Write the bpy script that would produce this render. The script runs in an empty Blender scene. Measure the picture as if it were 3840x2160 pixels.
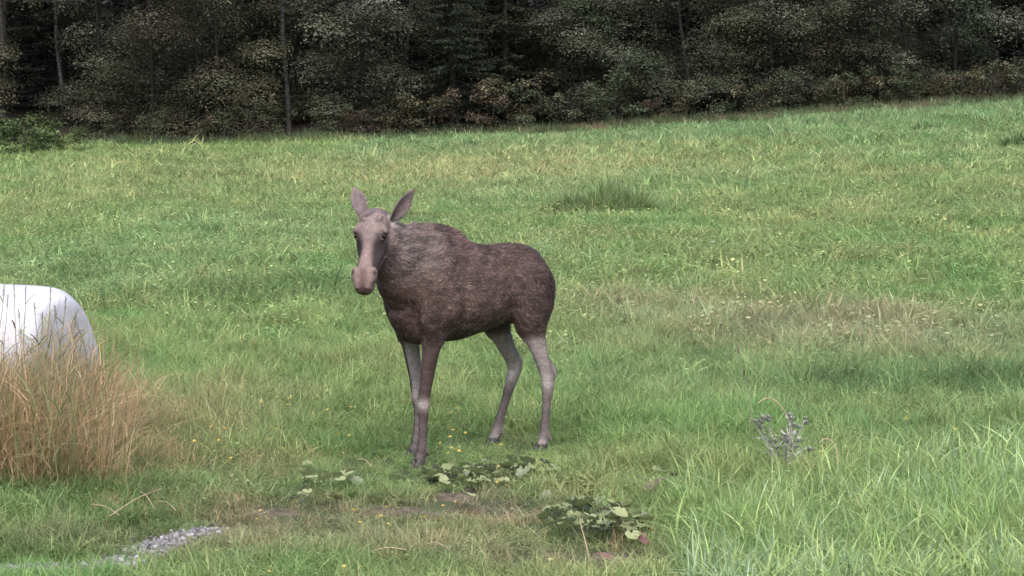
import bpy, math, random
import numpy as np
from mathutils import Vector, Matrix
R = math.radians
random.seed(7)
rng = np.random.default_rng(11)
scene = bpy.context.scene
C = scene.collection

# ------------------------------------------------------------------ camera, sky, sun, exposure
FPX = 2800.0            # focal length in pixels of a 1024 px wide picture
CAM_H = 3.2
PITCH = math.atan((288 - 17) / FPX)
cam_d = bpy.data.cameras.new('camera')
cam = bpy.data.objects.new('camera', cam_d)
C.objects.link(cam)
cam_d.sensor_width = 36.0
cam_d.lens = FPX * 36.0 / 1024.0
cam_d.clip_start = 0.1
cam_d.clip_end = 3000
cam.location = (0, 0, CAM_H)
cam.rotation_euler = (R(90) - PITCH, 0, 0)
scene.camera = cam

SUN_EL, SUN_AZ = R(58), R(178)       # high soft sun behind the overcast, behind the camera
world = bpy.data.worlds.new('World')
scene.world = world
world.use_nodes = True
wn = world.node_tree
bg = wn.nodes['Background']
sky = wn.nodes.new('ShaderNodeTexSky')
sky.sky_type = 'NISHITA'
sky.sun_disc = False
sky.sun_elevation = SUN_EL
sky.sun_rotation = SUN_AZ
sky.altitude = 100
sky.air_density = 1.0
sky.dust_density = 5.0
sky.ozone_density = 1.0
wn.links.new(sky.outputs['Color'], bg.inputs['Color'])
bg.inputs['Strength'].default_value = 0.12
sun_d = bpy.data.lights.new('sun', 'SUN')
sun_d.energy = 1.3
sun_d.angle = R(80)
sun_d.color = (1.0, 0.96, 0.92)
sun = bpy.data.objects.new('sun', sun_d)
C.objects.link(sun)
sdir = Vector((math.sin(SUN_AZ) * math.cos(SUN_EL), math.cos(SUN_AZ) * math.cos(SUN_EL), math.sin(SUN_EL)))
sun.rotation_euler = sdir.to_track_quat('Z', 'Y').to_euler()
sun.location = sdir * 50
scene.view_settings.view_transform = 'Standard'
scene.view_settings.look = 'None'
scene.view_settings.gamma = 1.0
scene.view_settings.exposure = 1.12
scene.cycles.max_bounces = 4
scene.cycles.diffuse_bounces = 2
scene.cycles.glossy_bounces = 2
scene.cycles.transmission_bounces = 2

# ------------------------------------------------------------------ small helpers
def sm(a, b, x):
    t = np.clip((np.asarray(x, dtype=float) - a) / (b - a), 0, 1)
    return t * t * (3 - 2 * t)

_perm = np.random.default_rng(5).permutation(512)
_val = np.random.default_rng(6).random(512)
def vnoise(x, y):
    """value noise 0..1"""
    x = np.asarray(x, dtype=float); y = np.asarray(y, dtype=float)
    xi = np.floor(x).astype(int); yi = np.floor(y).astype(int)
    fx = x - xi; fy = y - yi
    fx = fx * fx * (3 - 2 * fx); fy = fy * fy * (3 - 2 * fy)
    def h(i, j): return _val[_perm[(_perm[i % 512] + j) % 512]]
    a = h(xi, yi) * (1 - fx) + h(xi + 1, yi) * fx
    b = h(xi, yi + 1) * (1 - fx) + h(xi + 1, yi + 1) * fx
    return a * (1 - fy) + b * fy
def fbm(x, y, o=4):
    s = 0; a = 0.5; t = 0
    for k in range(o):
        s = s + a * vnoise(x * 2 ** k + 17.3 * k, y * 2 ** k + 9.1 * k); t += a; a *= 0.55
    return s / t

def terrain(x, y):
    x = np.asarray(x, dtype=float); y = np.asarray(y, dtype=float)
    xc = np.clip(x, -40, 40)
    far = np.where(xc > 0, -0.07 + 0.069 * xc, -0.07 + 0.023 * xc)
    far = far + 0.25 * np.exp(-(xc / 3.0) ** 2) * 0.2
    z = far * sm(26, 75, y)
    z = z + np.clip(y - 80, 0, 120) * 0.13
    amp = 0.05 + 0.10 * sm(24, 40, y)
    z = z + (fbm(x * 0.55, y * 0.55, 3) - 0.5) * amp * sm(-5, 12, y)
    return z

def pix_ray(px, py):
    """direction of the ray through pixel (px, py) of the 1024x576 picture"""
    v = Vector(((px - 512) / FPX, -(py - 288) / FPX, -1.0))
    return (cam.rotation_euler.to_matrix() @ v).normalized()
def ground_at(px, py):
    d = pix_ray(px, py)
    z = 0.0
    for _ in range(25):
        t = (z - CAM_H) / d.z
        x, y = d.x * t, d.y * t
        z = 0.6 * z + 0.4 * float(terrain(x, y))
    return Vector((x, y, float(terrain(x, y))))
def G(X, Y):            # the same from full-size photograph pixels
    return ground_at(X / 3.75, Y / 3.75)

def mesh_obj(name, verts, faces, mat=None, parent=None, smooth=False, cols=None):
    me = bpy.data.meshes.new(name)
    me.from_pydata([tuple(v) for v in verts], [], [tuple(f) for f in faces])
    me.update()
    return finish(name, me, mat, parent, smooth, cols)
def fast_mesh(name, verts, faces_n, nper):
    """numpy verts (n,3), faces (m,nper)"""
    me = bpy.data.meshes.new(name)
    verts = np.asarray(verts, dtype=np.float32); f = np.asarray(faces_n, dtype=np.int32)
    me.vertices.add(len(verts)); me.vertices.foreach_set('co', verts.ravel())
    me.loops.add(f.size); me.loops.foreach_set('vertex_index', f.ravel())
    me.polygons.add(len(f))
    me.polygons.foreach_set('loop_start', np.arange(0, f.size, nper, dtype=np.int32))
    me.polygons.foreach_set('loop_total', np.full(len(f), nper, dtype=np.int32))
    me.update(calc_edges=True)
    return me
def set_col(me, cols, name='col'):
    a = me.attributes.new(name, 'FLOAT_COLOR', 'POINT')
    c = np.ones((len(me.vertices), 4), dtype=np.float32)
    c[:, :3] = cols
    a.data.foreach_set('color', c.ravel())
def finish(name, me, mat, parent=None, smooth=False, cols=None):
    if mat: me.materials.append(mat)
    if smooth:
        me.polygons.foreach_set('use_smooth', np.ones(len(me.polygons), dtype=bool))
    if cols is not None: set_col(me, cols)
    o = bpy.data.objects.new(name, me)
    C.objects.link(o)
    if parent: o.parent = parent
    return o
def tag(o, label=None, cat=None, group=None, kind=None):
    if label: o['label'] = label
    if cat: o['category'] = cat
    if group: o['group'] = group
    if kind: o['kind'] = kind
    return o
def empty(name, loc, rz=0.0, s=1.0):
    o = bpy.data.objects.new(name, None)
    C.objects.link(o)
    o.empty_display_size = 0.2
    o.location = loc; o.rotation_euler = (0, 0, rz); o.scale = (s, s, s)
    return o

# ------------------------------------------------------------------ materials
def new_mat(name):
    m = bpy.data.materials.new(name); m.use_nodes = True
    nt = m.node_tree
    return m, nt, nt.nodes['Principled BSDF'], nt.nodes['Material Output']
def N(nt, t, **kw):
    n = nt.nodes.new(t)
    for k, v in kw.items(): setattr(n, k, v)
    return n
def ramp(nt, stops):
    r = N(nt, 'ShaderNodeValToRGB')
    e = r.color_ramp.elements
    e[0].position, e[0].color = stops[0][0], (*stops[0][1], 1)
    e[1].position, e[1].color = stops[-1][0], (*stops[-1][1], 1)
    for p, c in stops[1:-1]:
        n = e.new(p); n.color = (*c, 1)
    return r
def noise(nt, scale, detail=4, rough=0.55, coord='Object'):
    tc = N(nt, 'ShaderNodeTexCoord')
    n = N(nt, 'ShaderNodeTexNoise')
    n.inputs['Scale'].default_value = scale
    n.inputs['Detail'].default_value = detail
    n.inputs['Roughness'].default_value = rough
    nt.links.new(tc.outputs[coord], n.inputs['Vector'])
    return n
def mul_col(nt, a, b, fac=1.0):
    m = N(nt, 'ShaderNodeMix', data_type='RGBA', blend_type='MULTIPLY')
    m.inputs[0].default_value = fac
    nt.links.new(a, m.inputs[6]); nt.links.new(b, m.inputs[7])
    return m.outputs[2]

def leafy_mat(name, attr, atype='GEOMETRY', bv=False, trans=0.3, rough=0.5, spec=0.3, hue=0.0):
    """blade / leaf material: colour from an attribute, varied per blade, thin and translucent"""
    m, nt, p, out = new_mat(name)
    a = N(nt, 'ShaderNodeAttribute', attribute_name=attr, attribute_type=atype)
    col = a.outputs['Color']
    if bv:
        b = N(nt, 'ShaderNodeAttribute', attribute_name='bv', attribute_type='GEOMETRY')
        r = ramp(nt, [(0.0, (0.68, 0.72, 0.66)), (0.45, (0.92, 0.95, 0.9)), (0.8, (1.1, 1.06, 1.05)), (1.0, (1.3, 1.22, 1.32))])
        nt.links.new(b.outputs['Fac'], r.inputs['Fac'])
        col = mul_col(nt, col, r.outputs['Color'])
    nt.links.new(col, p.inputs['Base Color'])
    p.inputs['Roughness'].default_value = rough
    p.inputs['Specular IOR Level'].default_value = spec
    t = N(nt, 'ShaderNodeBsdfTranslucent')
    nt.links.new(col, t.inputs['Color'])
    mx = N(nt, 'ShaderNodeMixShader'); mx.inputs[0].default_value = trans
    nt.links.new(p.outputs[0], mx.inputs[1]); nt.links.new(t.outputs[0], mx.inputs[2])
    nt.links.new(mx.outputs[0], out.inputs['Surface'])
    return m
def flat_mat(name, c1, c2, scale, rough=0.8, bump=0.0, spec=0.3, bscale=None):
    m, nt, p, out = new_mat(name)
    n = noise(nt, scale)
    r = ramp(nt, [(0.3, c1), (0.7, c2)])
    nt.links.new(n.outputs['Fac'], r.inputs['Fac'])
    nt.links.new(r.outputs['Color'], p.inputs['Base Color'])
    p.inputs['Roughness'].default_value = rough
    p.inputs['Specular IOR Level'].default_value = spec
    if bump:
        b = N(nt, 'ShaderNodeBump'); b.inputs['Strength'].default_value = bump
        b.inputs['Distance'].default_value = 0.02
        n2 = noise(nt, bscale or scale * 4)
        nt.links.new(n2.outputs['Fac'], b.inputs['Height'])
        nt.links.new(b.outputs['Normal'], p.inputs['Normal'])
    return m

M_grass = leafy_mat('grass_blades', 'tint', 'INSTANCER', bv=True, trans=0.42, rough=0.5, spec=0.22)
M_leaf = leafy_mat('tree_leaves', 'col', trans=0.25, rough=0.65, spec=0.12)
M_plant = leafy_mat('broad_leaf', 'col', trans=0.25, rough=0.45, spec=0.4)
M_ground, nt, p, out = new_mat('meadow_soil')
n1 = noise(nt, 0.9, 6); n2 = noise(nt, 22, 5)
r1 = ramp(nt, [(0.3, (0.035, 0.055, 0.018)), (0.55, (0.06, 0.075, 0.028)), (0.75, (0.085, 0.075, 0.045))])
r2 = ramp(nt, [(0.3, (0.6, 0.6, 0.6)), (0.7, (1.3, 1.25, 1.2))])
nt.links.new(n1.outputs['Fac'], r1.inputs['Fac']); nt.links.new(n2.outputs['Fac'], r2.inputs['Fac'])
nt.links.new(mul_col(nt, r1.outputs['Color'], r2.outputs['Color']), p.inputs['Base Color'])
p.inputs['Roughness'].default_value = 0.95
M_litter = flat_mat('leaf_litter', (0.02, 0.016, 0.012), (0.05, 0.04, 0.028), 3.0, 0.95, 0.5)
M_bark = flat_mat('grey_bark', (0.016, 0.014, 0.013), (0.04, 0.036, 0.032), 7.0, 0.9, 0.6)
M_birch, nt, p, out = new_mat('birch_bark')
n1 = noise(nt, 3.0, 5, 0.7)
mp = N(nt, 'ShaderNodeMapping'); mp.inputs['Scale'].default_value = (1, 1, 5)
tc = N(nt, 'ShaderNodeTexCoord'); nt.links.new(tc.outputs['Object'], mp.inputs['Vector'])
nt.links.new(mp.outputs['Vector'], n1.inputs['Vector'])
r1 = ramp(nt, [(0.42, (0.025, 0.023, 0.022)), (0.58, (0.085, 0.083, 0.082)), (0.75, (0.17, 0.166, 0.162))])
nt.links.new(n1.outputs['Fac'], r1.inputs['Fac']); nt.links.new(r1.outputs['Color'], p.inputs['Base Color'])
p.inputs['Roughness'].default_value = 0.8

# ------------------------------------------------------------------ ground
def grid_axis(segs):
    out = [segs[0][0]]
    for a, b, s in segs:
        n = max(1, int(round((b - a) / s)))
        out += [a + (b - a) * (k + 1) / n for k in range(n)]
    return np.array(out)
gx = grid_axis([(-600, -60, 30), (-60, -16, 4), (-16, 16, 0.35), (16, 60, 4), (60, 600, 30)])
gy = grid_axis([(-60, 10, 5), (10, 30, 0.35), (30, 80, 0.6), (80, 130, 3), (130, 800, 40)])
EDGE = lambda x: 74.5 + 1.2 * (fbm(np.asarray(x, dtype=float) * 0.22 + 40, np.zeros_like(np.asarray(x, dtype=float)), 3) - 0.5)
def sheet(name, xs, ys, dz, mat, fn=terrain):
    X, Y = np.meshgrid(xs, ys)
    v = np.stack([X, Y, fn(X, Y) + dz], -1).reshape(-1, 3)
    w = len(xs)
    i = (np.arange(len(ys) - 1)[:, None] * w + np.arange(w - 1)[None, :]).ravel()
    f = np.stack([i, i + 1, i + 1 + w, i + w], -1)
    o = finish(name, fast_mesh(name, v, f, 4), mat, smooth=True)
    return o
tag(sheet('meadow_ground', gx, gy, 0.0, M_ground), kind='structure')
fx = grid_axis([(-400, -40, 40), (-40, 40, 1.0), (40, 400, 40)])
fy = grid_axis([(75.5, 130, 1.5), (130, 700, 50)])
tag(sheet('forest_floor', fx, fy, 0.04, M_litter), kind='structure')

# ------------------------------------------------------------------ gravel strip (bottom left)
gp = [(-260, 2165, 46), (0, 2150, 44), (150, 2140, 40), (300, 2142, 40), (430, 2132, 42), (520, 2100, 42), (610, 2052, 34), (700, 2016, 28), (790, 1998, 16)]
PATH = []
for (X, Y, hw) in gp:
    c = G(X, Y); a = G(X, Y - hw)
    PATH.append((c.x, c.y, max(0.06, (a - c).length * 0.36)))
PATH = np.array(PATH)
def path_dist(x, y):
    """signed distance to the strip's edge, negative inside"""
    best = np.full(np.shape(x), 9.0)
    for k in range(len(PATH) - 1):
        a, b = PATH[k], PATH[k + 1]
        d = b[:2] - a[:2]; L2 = d @ d
        t = np.clip(((x - a[0]) * d[0] + (y - a[1]) * d[1]) / L2, 0, 1)
        dist = np.hypot(x - a[0] - t * d[0], y - a[1] - t * d[1]) - (a[2] + t * (b[2] - a[2]))
        best = np.minimum(best, dist)
    return best
M_grav = flat_mat('gravel_bed', (0.07, 0.065, 0.065), (0.2, 0.195, 0.2), 30, 0.95, 0.8)
M_stone, nt, p, out = new_mat('gravel_stone')
oi = N(nt, 'ShaderNodeAttribute', attribute_name='col', attribute_type='GEOMETRY')
oj = N(nt, 'ShaderNodeObjectInfo')
r1 = ramp(nt, [(0, (0.10, 0.098, 0.10)), (0.6, (0.20, 0.195, 0.20)), (1, (0.44, 0.43, 0.46))])
nt.links.new(oj.outputs['Random'], r1.inputs['Fac'])
n1 = noise(nt, 60, 3); r2 = ramp(nt, [(0.3, (0.75, 0.75, 0.75)), (0.7, (1.1, 1.1, 1.1))])
nt.links.new(n1.outputs['Fac'], r2.inputs['Fac'])
nt.links.new(mul_col(nt, r1.outputs['Color'], r2.outputs['Color']), p.inputs['Base Color'])
p.inputs['Roughness'].default_value = 0.85
vs, fs = [], []
pp = []
for k in range(len(PATH) - 1):
    for j in range(6):
        pp.append(PATH[k] + (PATH[k + 1] - PATH[k]) * j / 6)
pp.append(PATH[-1]); pp = np.array(pp)
for k in range(len(pp)):
    t = pp[min(k + 1, len(pp) - 1)][:2] - pp[max(k - 1, 0)][:2]; t /= np.hypot(*t)
    nrm = np.array([-t[1], t[0]])
    for j in range(5):
        q = pp[k][:2] + nrm * pp[k][2] * (j / 2 - 1) * (0.9 + 0.3 * random.random())
        vs.append((q[0], q[1], float(terrain(*q)) + 0.006 + 0.015 * (1 - abs(j / 2 - 1))))
for k in range(len(pp) - 1):
    for j in range(4):
        a = k * 5 + j; fs.append((a, a + 5, a + 6, a + 1))
gravel = mesh_obj('gravel_path', vs, fs, M_grav, smooth=True)
gravel['kind'] = 'structure'
def stone_mesh(seed):
    r = np.random.default_rng(seed)
    import bmesh
    bm = bmesh.new(); bmesh.ops.create_icosphere(bm, subdivisions=1, radius=1)
    d = r.normal(size=(5, 3))
    sc = r.uniform(0.65, 1.15, 3)
    for v in bm.verts:
        c = np.array(v.co)
        k = 1 + 0.16 * np.sin(d @ c * 1.7).sum() / 2
        c = c * k * sc; v.co = c
    me = bpy.data.meshes.new('stone'); bm.to_mesh(me); bm.free()
    me.materials.append(M_stone)
    return me
SM = [stone_mesh(s) for s in range(7)]
cand = []
lo, hi = PATH[:, :2].min(0) - 0.3, PATH[:, :2].max(0) + 0.3
while len(cand) < 300:
    q = rng.uniform(lo, hi)
    d = float(path_dist(q[0], q[1]))
    if d < 0.0 or rng.random() < math.exp(-max(d, 0) / 0.035) * 0.6:
        # keep to what the picture shows
        if q[0] / q[1] * FPX + 512 > -30 and q[1] > 15.4 and d < 0.15: cand.append(q)
for q in cand:
    o = bpy.data.objects.new('stone', random.choice(SM)); C.objects.link(o); o.parent = gravel
    s = rng.uniform(0.008, 0.024)
    o.location = (q[0], q[1], float(terrain(*q)) + 0.018 + s * 0.3)
    o.scale = (s, s, s * rng.uniform(0.6, 0.9)); o.rotation_euler = tuple(rng.uniform(0, 6.3, 3))
# the finer gravel between
def ico():
    import bmesh
    bm = bmesh.new(); bmesh.ops.create_icosphere(bm, subdivisions=1, radius=1)
    v = np.array([x.co[:] for x in bm.verts]); f = np.array([[y.index for y in x.verts] for x in bm.faces]); bm.free()
    return v, f
iv, if_ = ico()
V, Fc = [], []
n = 0
while n < 1700:
    q = rng.uniform(lo, hi); d = float(path_dist(q[0], q[1]))
    if d < 0.01 or rng.random() < math.exp(-max(d, 0) / 0.05) * 0.35 and d < 0.3:
        s = rng.uniform(0.006, 0.017)
        a = rng.uniform(0, 6.3); ca, sa = math.cos(a), math.sin(a)
        k = rng.uniform(0.7, 1.15, iv.shape) * iv * s * np.array([1.2, 0.9, 0.7])
        k = np.stack([k[:, 0] * ca - k[:, 1] * sa, k[:, 0] * sa + k[:, 1] * ca, k[:, 2]], -1)
        V.append(k + np.array([q[0], q[1], float(terrain(*q)) + 0.012 + s * 0.3])); Fc.append(if_ + n * len(iv)); n += 1
M_fine = flat_mat('fine_gravel', (0.08, 0.077, 0.08), (0.30, 0.295, 0.31), 45, 0.9)
fg = finish('fine_gravel', fast_mesh('fine_gravel', np.concatenate(V), np.concatenate(Fc), 3), M_fine, gravel)
fg['kind'] = 'stuff'

# ------------------------------------------------------------------ grass: tuft sources (kept out of the scene) and scattering
def blades(r, n, rad, wid, bend, seg=4, lmin=0.55):
    """a tuft of height about 1 as numpy arrays"""
    a0 = r.uniform(0, 2 * np.pi, n); rr = rad * np.sqrt(r.random(n))
    bx, by = rr * np.cos(a0), rr * np.sin(a0)
    az = a0 * 0.4 + r.uniform(0, 2 * np.pi, n)
    L = r.uniform(lmin, 1.05, n); bd = np.clip(r.normal(bend, 0.25, n), 0.03, 1.4)
    w = wid * r.uniform(0.6, 1.3, n)
    tw = r.normal(0, 0.7, n)
    wx, wy = -np.sin(az + tw), np.cos(az + tw)
    V = []; BV = np.repeat(r.random(n)[:, None], 2 * (seg + 1), 1)
    for k in range(seg + 1):
        s = k / seg
        hor = L * bd * s * s; ver = L * (s - 0.42 * np.minimum(bd, 1.2) * s * s)
        cx = bx + np.cos(az) * hor; cy = by + np.sin(az) * hor
        ww = w * (1 - s ** 1.8) * 0.5 + w * 0.02
        V.append(np.stack([cx - wx * ww, cy - wy * ww, ver - 0.03], -1)); V.append(np.stack([cx + wx * ww, cy + wy * ww, ver - 0.03], -1))
    V = np.stack(V, 1)
    base = (np.arange(n) * 2 * (seg + 1))[:, None]
    F = np.concatenate([base + np.array([[2 * k, 2 * k + 1, 2 * k + 3, 2 * k + 2]]) for k in range(seg)], 0)
    return V.reshape(-1, 3), F, BV.ravel()
def tuft_obj(name, arr, mat):
    V, F, B = arr
    me = fast_mesh(name, V, F, 4)
    a = me.attributes.new('bv', 'FLOAT', 'POINT'); a.data.foreach_set('value', B.astype(np.float32))
    me.materials.append(mat)
    me.polygons.foreach_set('use_smooth', np.ones(len(me.polygons), dtype=bool))
    return bpy.data.objects.new(name, me)
def join_arr(parts):
    V, F, B = [], [], []; o = 0
    for v, f, b in parts:
        V.append(v); F.append(f + o); B.append(b); o += len(v)
    return np.concatenate(V), np.concatenate(F), np.concatenate(B)
def clover(r, n, rad):
    """low leafy herbs: small round leaves on thin stalks"""
    a0 = r.uniform(0, 2 * np.pi, n); rr = rad * np.sqrt(r.random(n))
    P = np.stack([rr * np.cos(a0), rr * np.sin(a0), r.uniform(0.35, 0.8, n)], -1)
    V, F, B = [], [], []
    for k in range(n):
        s = r.uniform(0.07, 0.14); az = r.uniform(0, 6.3); ti = r.normal(0, 0.4)
        q = np.array([[-0.5, 0, 0], [0, -0.42, 0.05], [0.55, 0, 0.02], [0, 0.42, 0.05]]) * s
        q = np.stack([q[:, 0], q[:, 1] * math.cos(ti) - q[:, 2] * math.sin(ti), q[:, 1] * math.sin(ti) + q[:, 2] * math.cos(ti)], -1)
        q = np.stack([q[:, 0] * math.cos(az) - q[:, 1] * math.sin(az), q[:, 0] * math.sin(az) + q[:, 1] * math.cos(az), q[:, 2]], -1)
        V.append(q + P[k]); F.append(np.arange(4)[None] + 4 * k); B.append(np.full(4, r.uniform(0.2, 0.95)))
    return np.concatenate(V), np.concatenate(F), np.concatenate(B)

def curl(r, n, rad, wid):
    """withered leaves that leave a stem at some height and curl over"""
    V, F, B = blades(r, n, rad, wid, 1.15, 5, .45)
    per = len(V) // n; V = V.reshape(n, per, 3)
    k = r.uniform(.28, .5, n)[:, None, None]; lift = r.uniform(.05, .62, n)[:, None]
    rt_ = V[:, :1, :] * np.array([1, 1, 0]); V = (V - rt_) * k + rt_ * 1.1; V[:, :, 2] += lift
    return V.reshape(-1, 3), F, B
def source(name, arrs):
    col = bpy.data.collections.new(name)
    for k, a in enumerate(arrs): col.objects.link(tuft_obj(name + '_blades', a, M_grass))
    return col
rs = np.random.default_rng(21)
SRC = {
 'near': source('near_tuft', [blades(rs, 34, 0.50, 0.032, b, 4) for b in (0.5, 0.65, 0.8, 0.95, 0.7)]),
 'short': source('short_tuft', [join_arr([blades(rs, 30, 0.75, 0.05, 0.8, 3), clover(rs, 7, 0.7)]) for _ in range(5)]),
 'mid': source('mid_tuft', [join_arr([blades(rs, 26, 0.7, 0.055, b, 3), clover(rs, c, 0.7)]) for b, c in ((0.5, 0 + 4), (0.7, 14), (0.85, 22), (0.6, 8), (0.4, 3))]),
 'far': source('far_tuft', [blades(rs, 40, 1.0, 0.06, b, 2) for b in (0.45, 0.6, 0.8, 0.55)]),
 'lush': source('lush_tuft', [blades(rs, 12, 0.45, 0.045, b, 5) for b in (0.5, 0.7, 0.9)]),
 'tall': source('tall_tuft', [join_arr([blades(rs, 9, 0.16, 0.010, b, 5, 0.5), curl(rs, 16, 0.18, 0.017)]) for b in (0.15, 0.25, 0.4, 0.3)]),
}
def scatter(name, src, P, scl, tint, tilt, label=None):
    """one stuff object: instances of a tuft collection on points"""
    n = len(P)
    me = bpy.data.meshes.new(name)
    me.vertices.add(n); me.vertices.foreach_set('co', np.asarray(P, dtype=np.float32).ravel())
    def fa(nm, v, typ, key):
        a = me.attributes.new(nm, typ, 'POINT'); a.data.foreach_set(key, np.ascontiguousarray(v, dtype=np.float32).ravel())
    fa('scl', scl, 'FLOAT_VECTOR', 'vector')
    rot = np.stack([tilt[:, 0], tilt[:, 1], rng.uniform(0, 2 * np.pi, n)], -1)
    fa('rot', rot, 'FLOAT_VECTOR', 'vector')
    tc_ = np.ones((n, 4)); tc_[:, :3] = tint
    fa('tint', tc_, 'FLOAT_COLOR', 'color')
    o = bpy.data.objects.new(name, me); C.objects.link(o)
    me.materials.append(M_grass)
    ng = bpy.data.node_groups.new(name + '_scatter', 'GeometryNodeTree')
    ng.interface.new_socket('Geometry', in_out='INPUT', socket_type='NodeSocketGeometry')
    ng.interface.new_socket('Geometry', in_out='OUTPUT', socket_type='NodeSocketGeometry')
    gi = ng.nodes.new('NodeGroupInput'); go = ng.nodes.new('NodeGroupOutput')
    ip = ng.nodes.new('GeometryNodeInstanceOnPoints')
    ci = ng.nodes.new('GeometryNodeCollectionInfo'); ci.inputs['Collection'].default_value = SRC[src]
    ci.inputs['Separate Children'].default_value = True; ci.inputs['Reset Children'].default_value = True
    def na(nm, ty):
        k = ng.nodes.new('GeometryNodeInputNamedAttribute'); k.data_type = ty; k.inputs['Name'].default_value = nm; return k
    ng.links.new(gi.outputs[0], ip.inputs['Points'])
    ng.links.new(ci.outputs[0], ip.inputs['Instance'])
    ip.inputs['Pick Instance'].default_value = True
    ng.links.new(na('rot', 'FLOAT_VECTOR').outputs[0], ip.inputs['Rotation'])
    ng.links.new(na('scl', 'FLOAT_VECTOR').outputs[0], ip.inputs['Scale'])
    ng.links.new(ip.outputs[0], go.inputs[0])
    md = o.modifiers.new('scatter', 'NODES'); md.node_group = ng
    o['kind'] = 'stuff'
    if label: o['label'] = label
    return o

def blob(px, py, rx, ry, x, y):
    """soft patch of the meadow around the spot seen at (px, py), radii in metres across and in depth"""
    c = ground_at(px, py)
    return np.exp(-((x - c.x) / rx) ** 2 - ((y - c.y) / ry) ** 2)
TREAD = G(1500, 1950)
MO = Vector((-0.580, 20.15, 0.0))            # ground point under the animal's hump
FW = Vector((-0.743, -0.669, 0.0)).normalized()
SOIL = [(2320, 2105, .20, .28), (1690, 1858, .30, .22), (1840, 1848, .2, .15), (1480, 1925, .3, .22), (445, 1905, .22, .25), (1000, 1925, .25, .2)]
SPOTS = [(1580, 1800, .3), (1680, 1795, .22), (1755, 1830, .28), (1850, 1810, .25), (1965, 1790, .2), (1070, 1800, .2), (1235, 1860, .22), (1180, 1915, .2), (2235, 2020, .40), (2449, 1830, .2)]
def meadow_maps(x, y):
    """height, base colour and density of the sward at ground points"""
    n1 = fbm(x * 0.5, y * 0.28, 4); n2 = fbm(x * 1.7 + 50, y * 0.9 + 20, 4); n3 = fbm(x * 0.22 + 9, y * 0.12 + 4, 3)
    n4 = fbm(x * 4.5 + 3, y * 3.0 + 8, 3)
    h = 0.155 + 0.17 * (n2 - 0.40) + 0.11 * (n4 - 0.5)
    green = np.array([0.252, 0.352, 0.138]); lush = np.array([0.202, 0.340, 0.122]); olive = np.array([0.305, 0.335, 0.152])
    straw = np.array([0.47, 0.39, 0.235]); brown = np.array([0.37, 0.305, 0.225]); blue = np.array([0.220, 0.340, 0.175])
    def mix(c, d, w): return c * (1 - w[..., None]) + d * w[..., None]
    c = np.ones(x.shape + (3,)) * green
    c = mix(c, lush, sm(0.48, 0.68, n1) * 0.7)
    c = mix(c, olive, sm(0.50, 0.66, n2) * 0.5)
    c = mix(c, blue, sm(0.5, 0.7, n3) * 0.3)
    dens = np.ones(x.shape)
    # pale mown band beyond, browner flowering grass to the right of the animal
    c = mix(c, np.array([0.375, 0.395, 0.19]), np.clip(blob(530, 168, 4.5, 8, x, y) + 0.55 * blob(250, 180, 5, 9, x, y) + 0.4 * blob(940, 200, 4, 8, x, y), 0, 1) * 0.75 * (0.5 + 0.8 * n2))
    c = mix(c, blue * 0.95, np.clip(sm(58, 74, y) * 0.6 * (x > -4), 0, 1))
    w = np.clip(blob(790, 335, 1.7, 2.2, x, y) + 0.7 * blob(640, 310, 1.0, 1.8, x, y) + 0.7 * blob(930, 340, 1.2, 2.2, x, y) , 0, 1)
    c = mix(c, brown * 1.15, w * np.clip(0.25 + 1.1 * (n2 - 0.2), 0, 0.5)); h = h + 0.06 * w
    # darker lush hollows
    w = np.clip(blob(860, 395, 1.0, 0.7, x, y) + blob(990, 385, 0.8, 0.6, x, y) + 0.7 * blob(250, 300, 1.5, 1.2, x, y) + 0.8 * blob(330, 290, 0.8, 0.8, x, y), 0, 1)
    c = mix(c, np.array([0.13, 0.215, 0.09]), w * np.clip(1.5 * n2 - .1, 0, .85)); h = h + 0.06 * w
    # long bright grass bottom right
    w = sm(0.0, 1.0, np.clip(1.5 * blob(960, 530, 1.0, 1.3, x, y) + 0.9 * blob(800, 560, 0.6, 0.8, x, y), 0, 1))
    c = mix(c, np.array([0.26, 0.385, 0.15]), w * 0.85); h = h + 0.13 * w
    w = blob(700, 430, 0.9, 1.0, x, y); c = mix(c, lush * 1.1, w * 0.7); h = h + 0.05 * w
    # trodden short strip across the front and dead stuff to the left of it
    ty = TREAD.y + 0.35 * np.sin(x * 0.8)
    w = np.exp(-((y - ty) / 1.0) ** 2) * sm(-2.6, -1.5, x) * (1 - sm(0.4, 1.0, x))
    h = h * (1 - 0.62 * w); c = mix(c, np.array([0.29, 0.265, 0.165]), w * np.clip(0.2 + 1.2 * (n2 - 0.25), 0, 0.85))
    w2 = np.clip(blob(280, 515, 0.5, 0.5, x, y) + blob(470, 510, 0.55, 0.35, x, y) + blob(560, 565, 0.5, 0.4, x, y) + blob(615, 570, 0.3, 0.3, x, y), 0, 1)
    c = mix(c, np.array([0.27, 0.215, 0.165]), w2 * 0.75); h = h * (1 - 0.45 * w2); dens = dens * (1 - 0.55 * w2)
    w = np.clip(blob(60, 430, 1.3, 1.6, x, y) * 1.2 + 0.8 * blob(190, 440, 0.6, 0.7, x, y) + 0.55 * blob(250, 420, 0.6, 1.0, x, y), 0, 1)
    c = mix(c, straw, w * np.clip(0.15 + 1.4 * (n2 - 0.2), 0, 0.8)); h = h + 0.10 * w
    w = np.clip(blob(110, 545, 1.0, .5, x, y) + .8 * blob(330, 548, .9, .6, x, y) + .6 * blob(480, 560, .8, .5, x, y) + .8 * blob(230, 480, .8, .7, x, y), 0, 1); c = mix(c, np.array([.285, .275, .16]), w * np.clip(.2 + 1.1 * n2, 0, .85))
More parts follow.
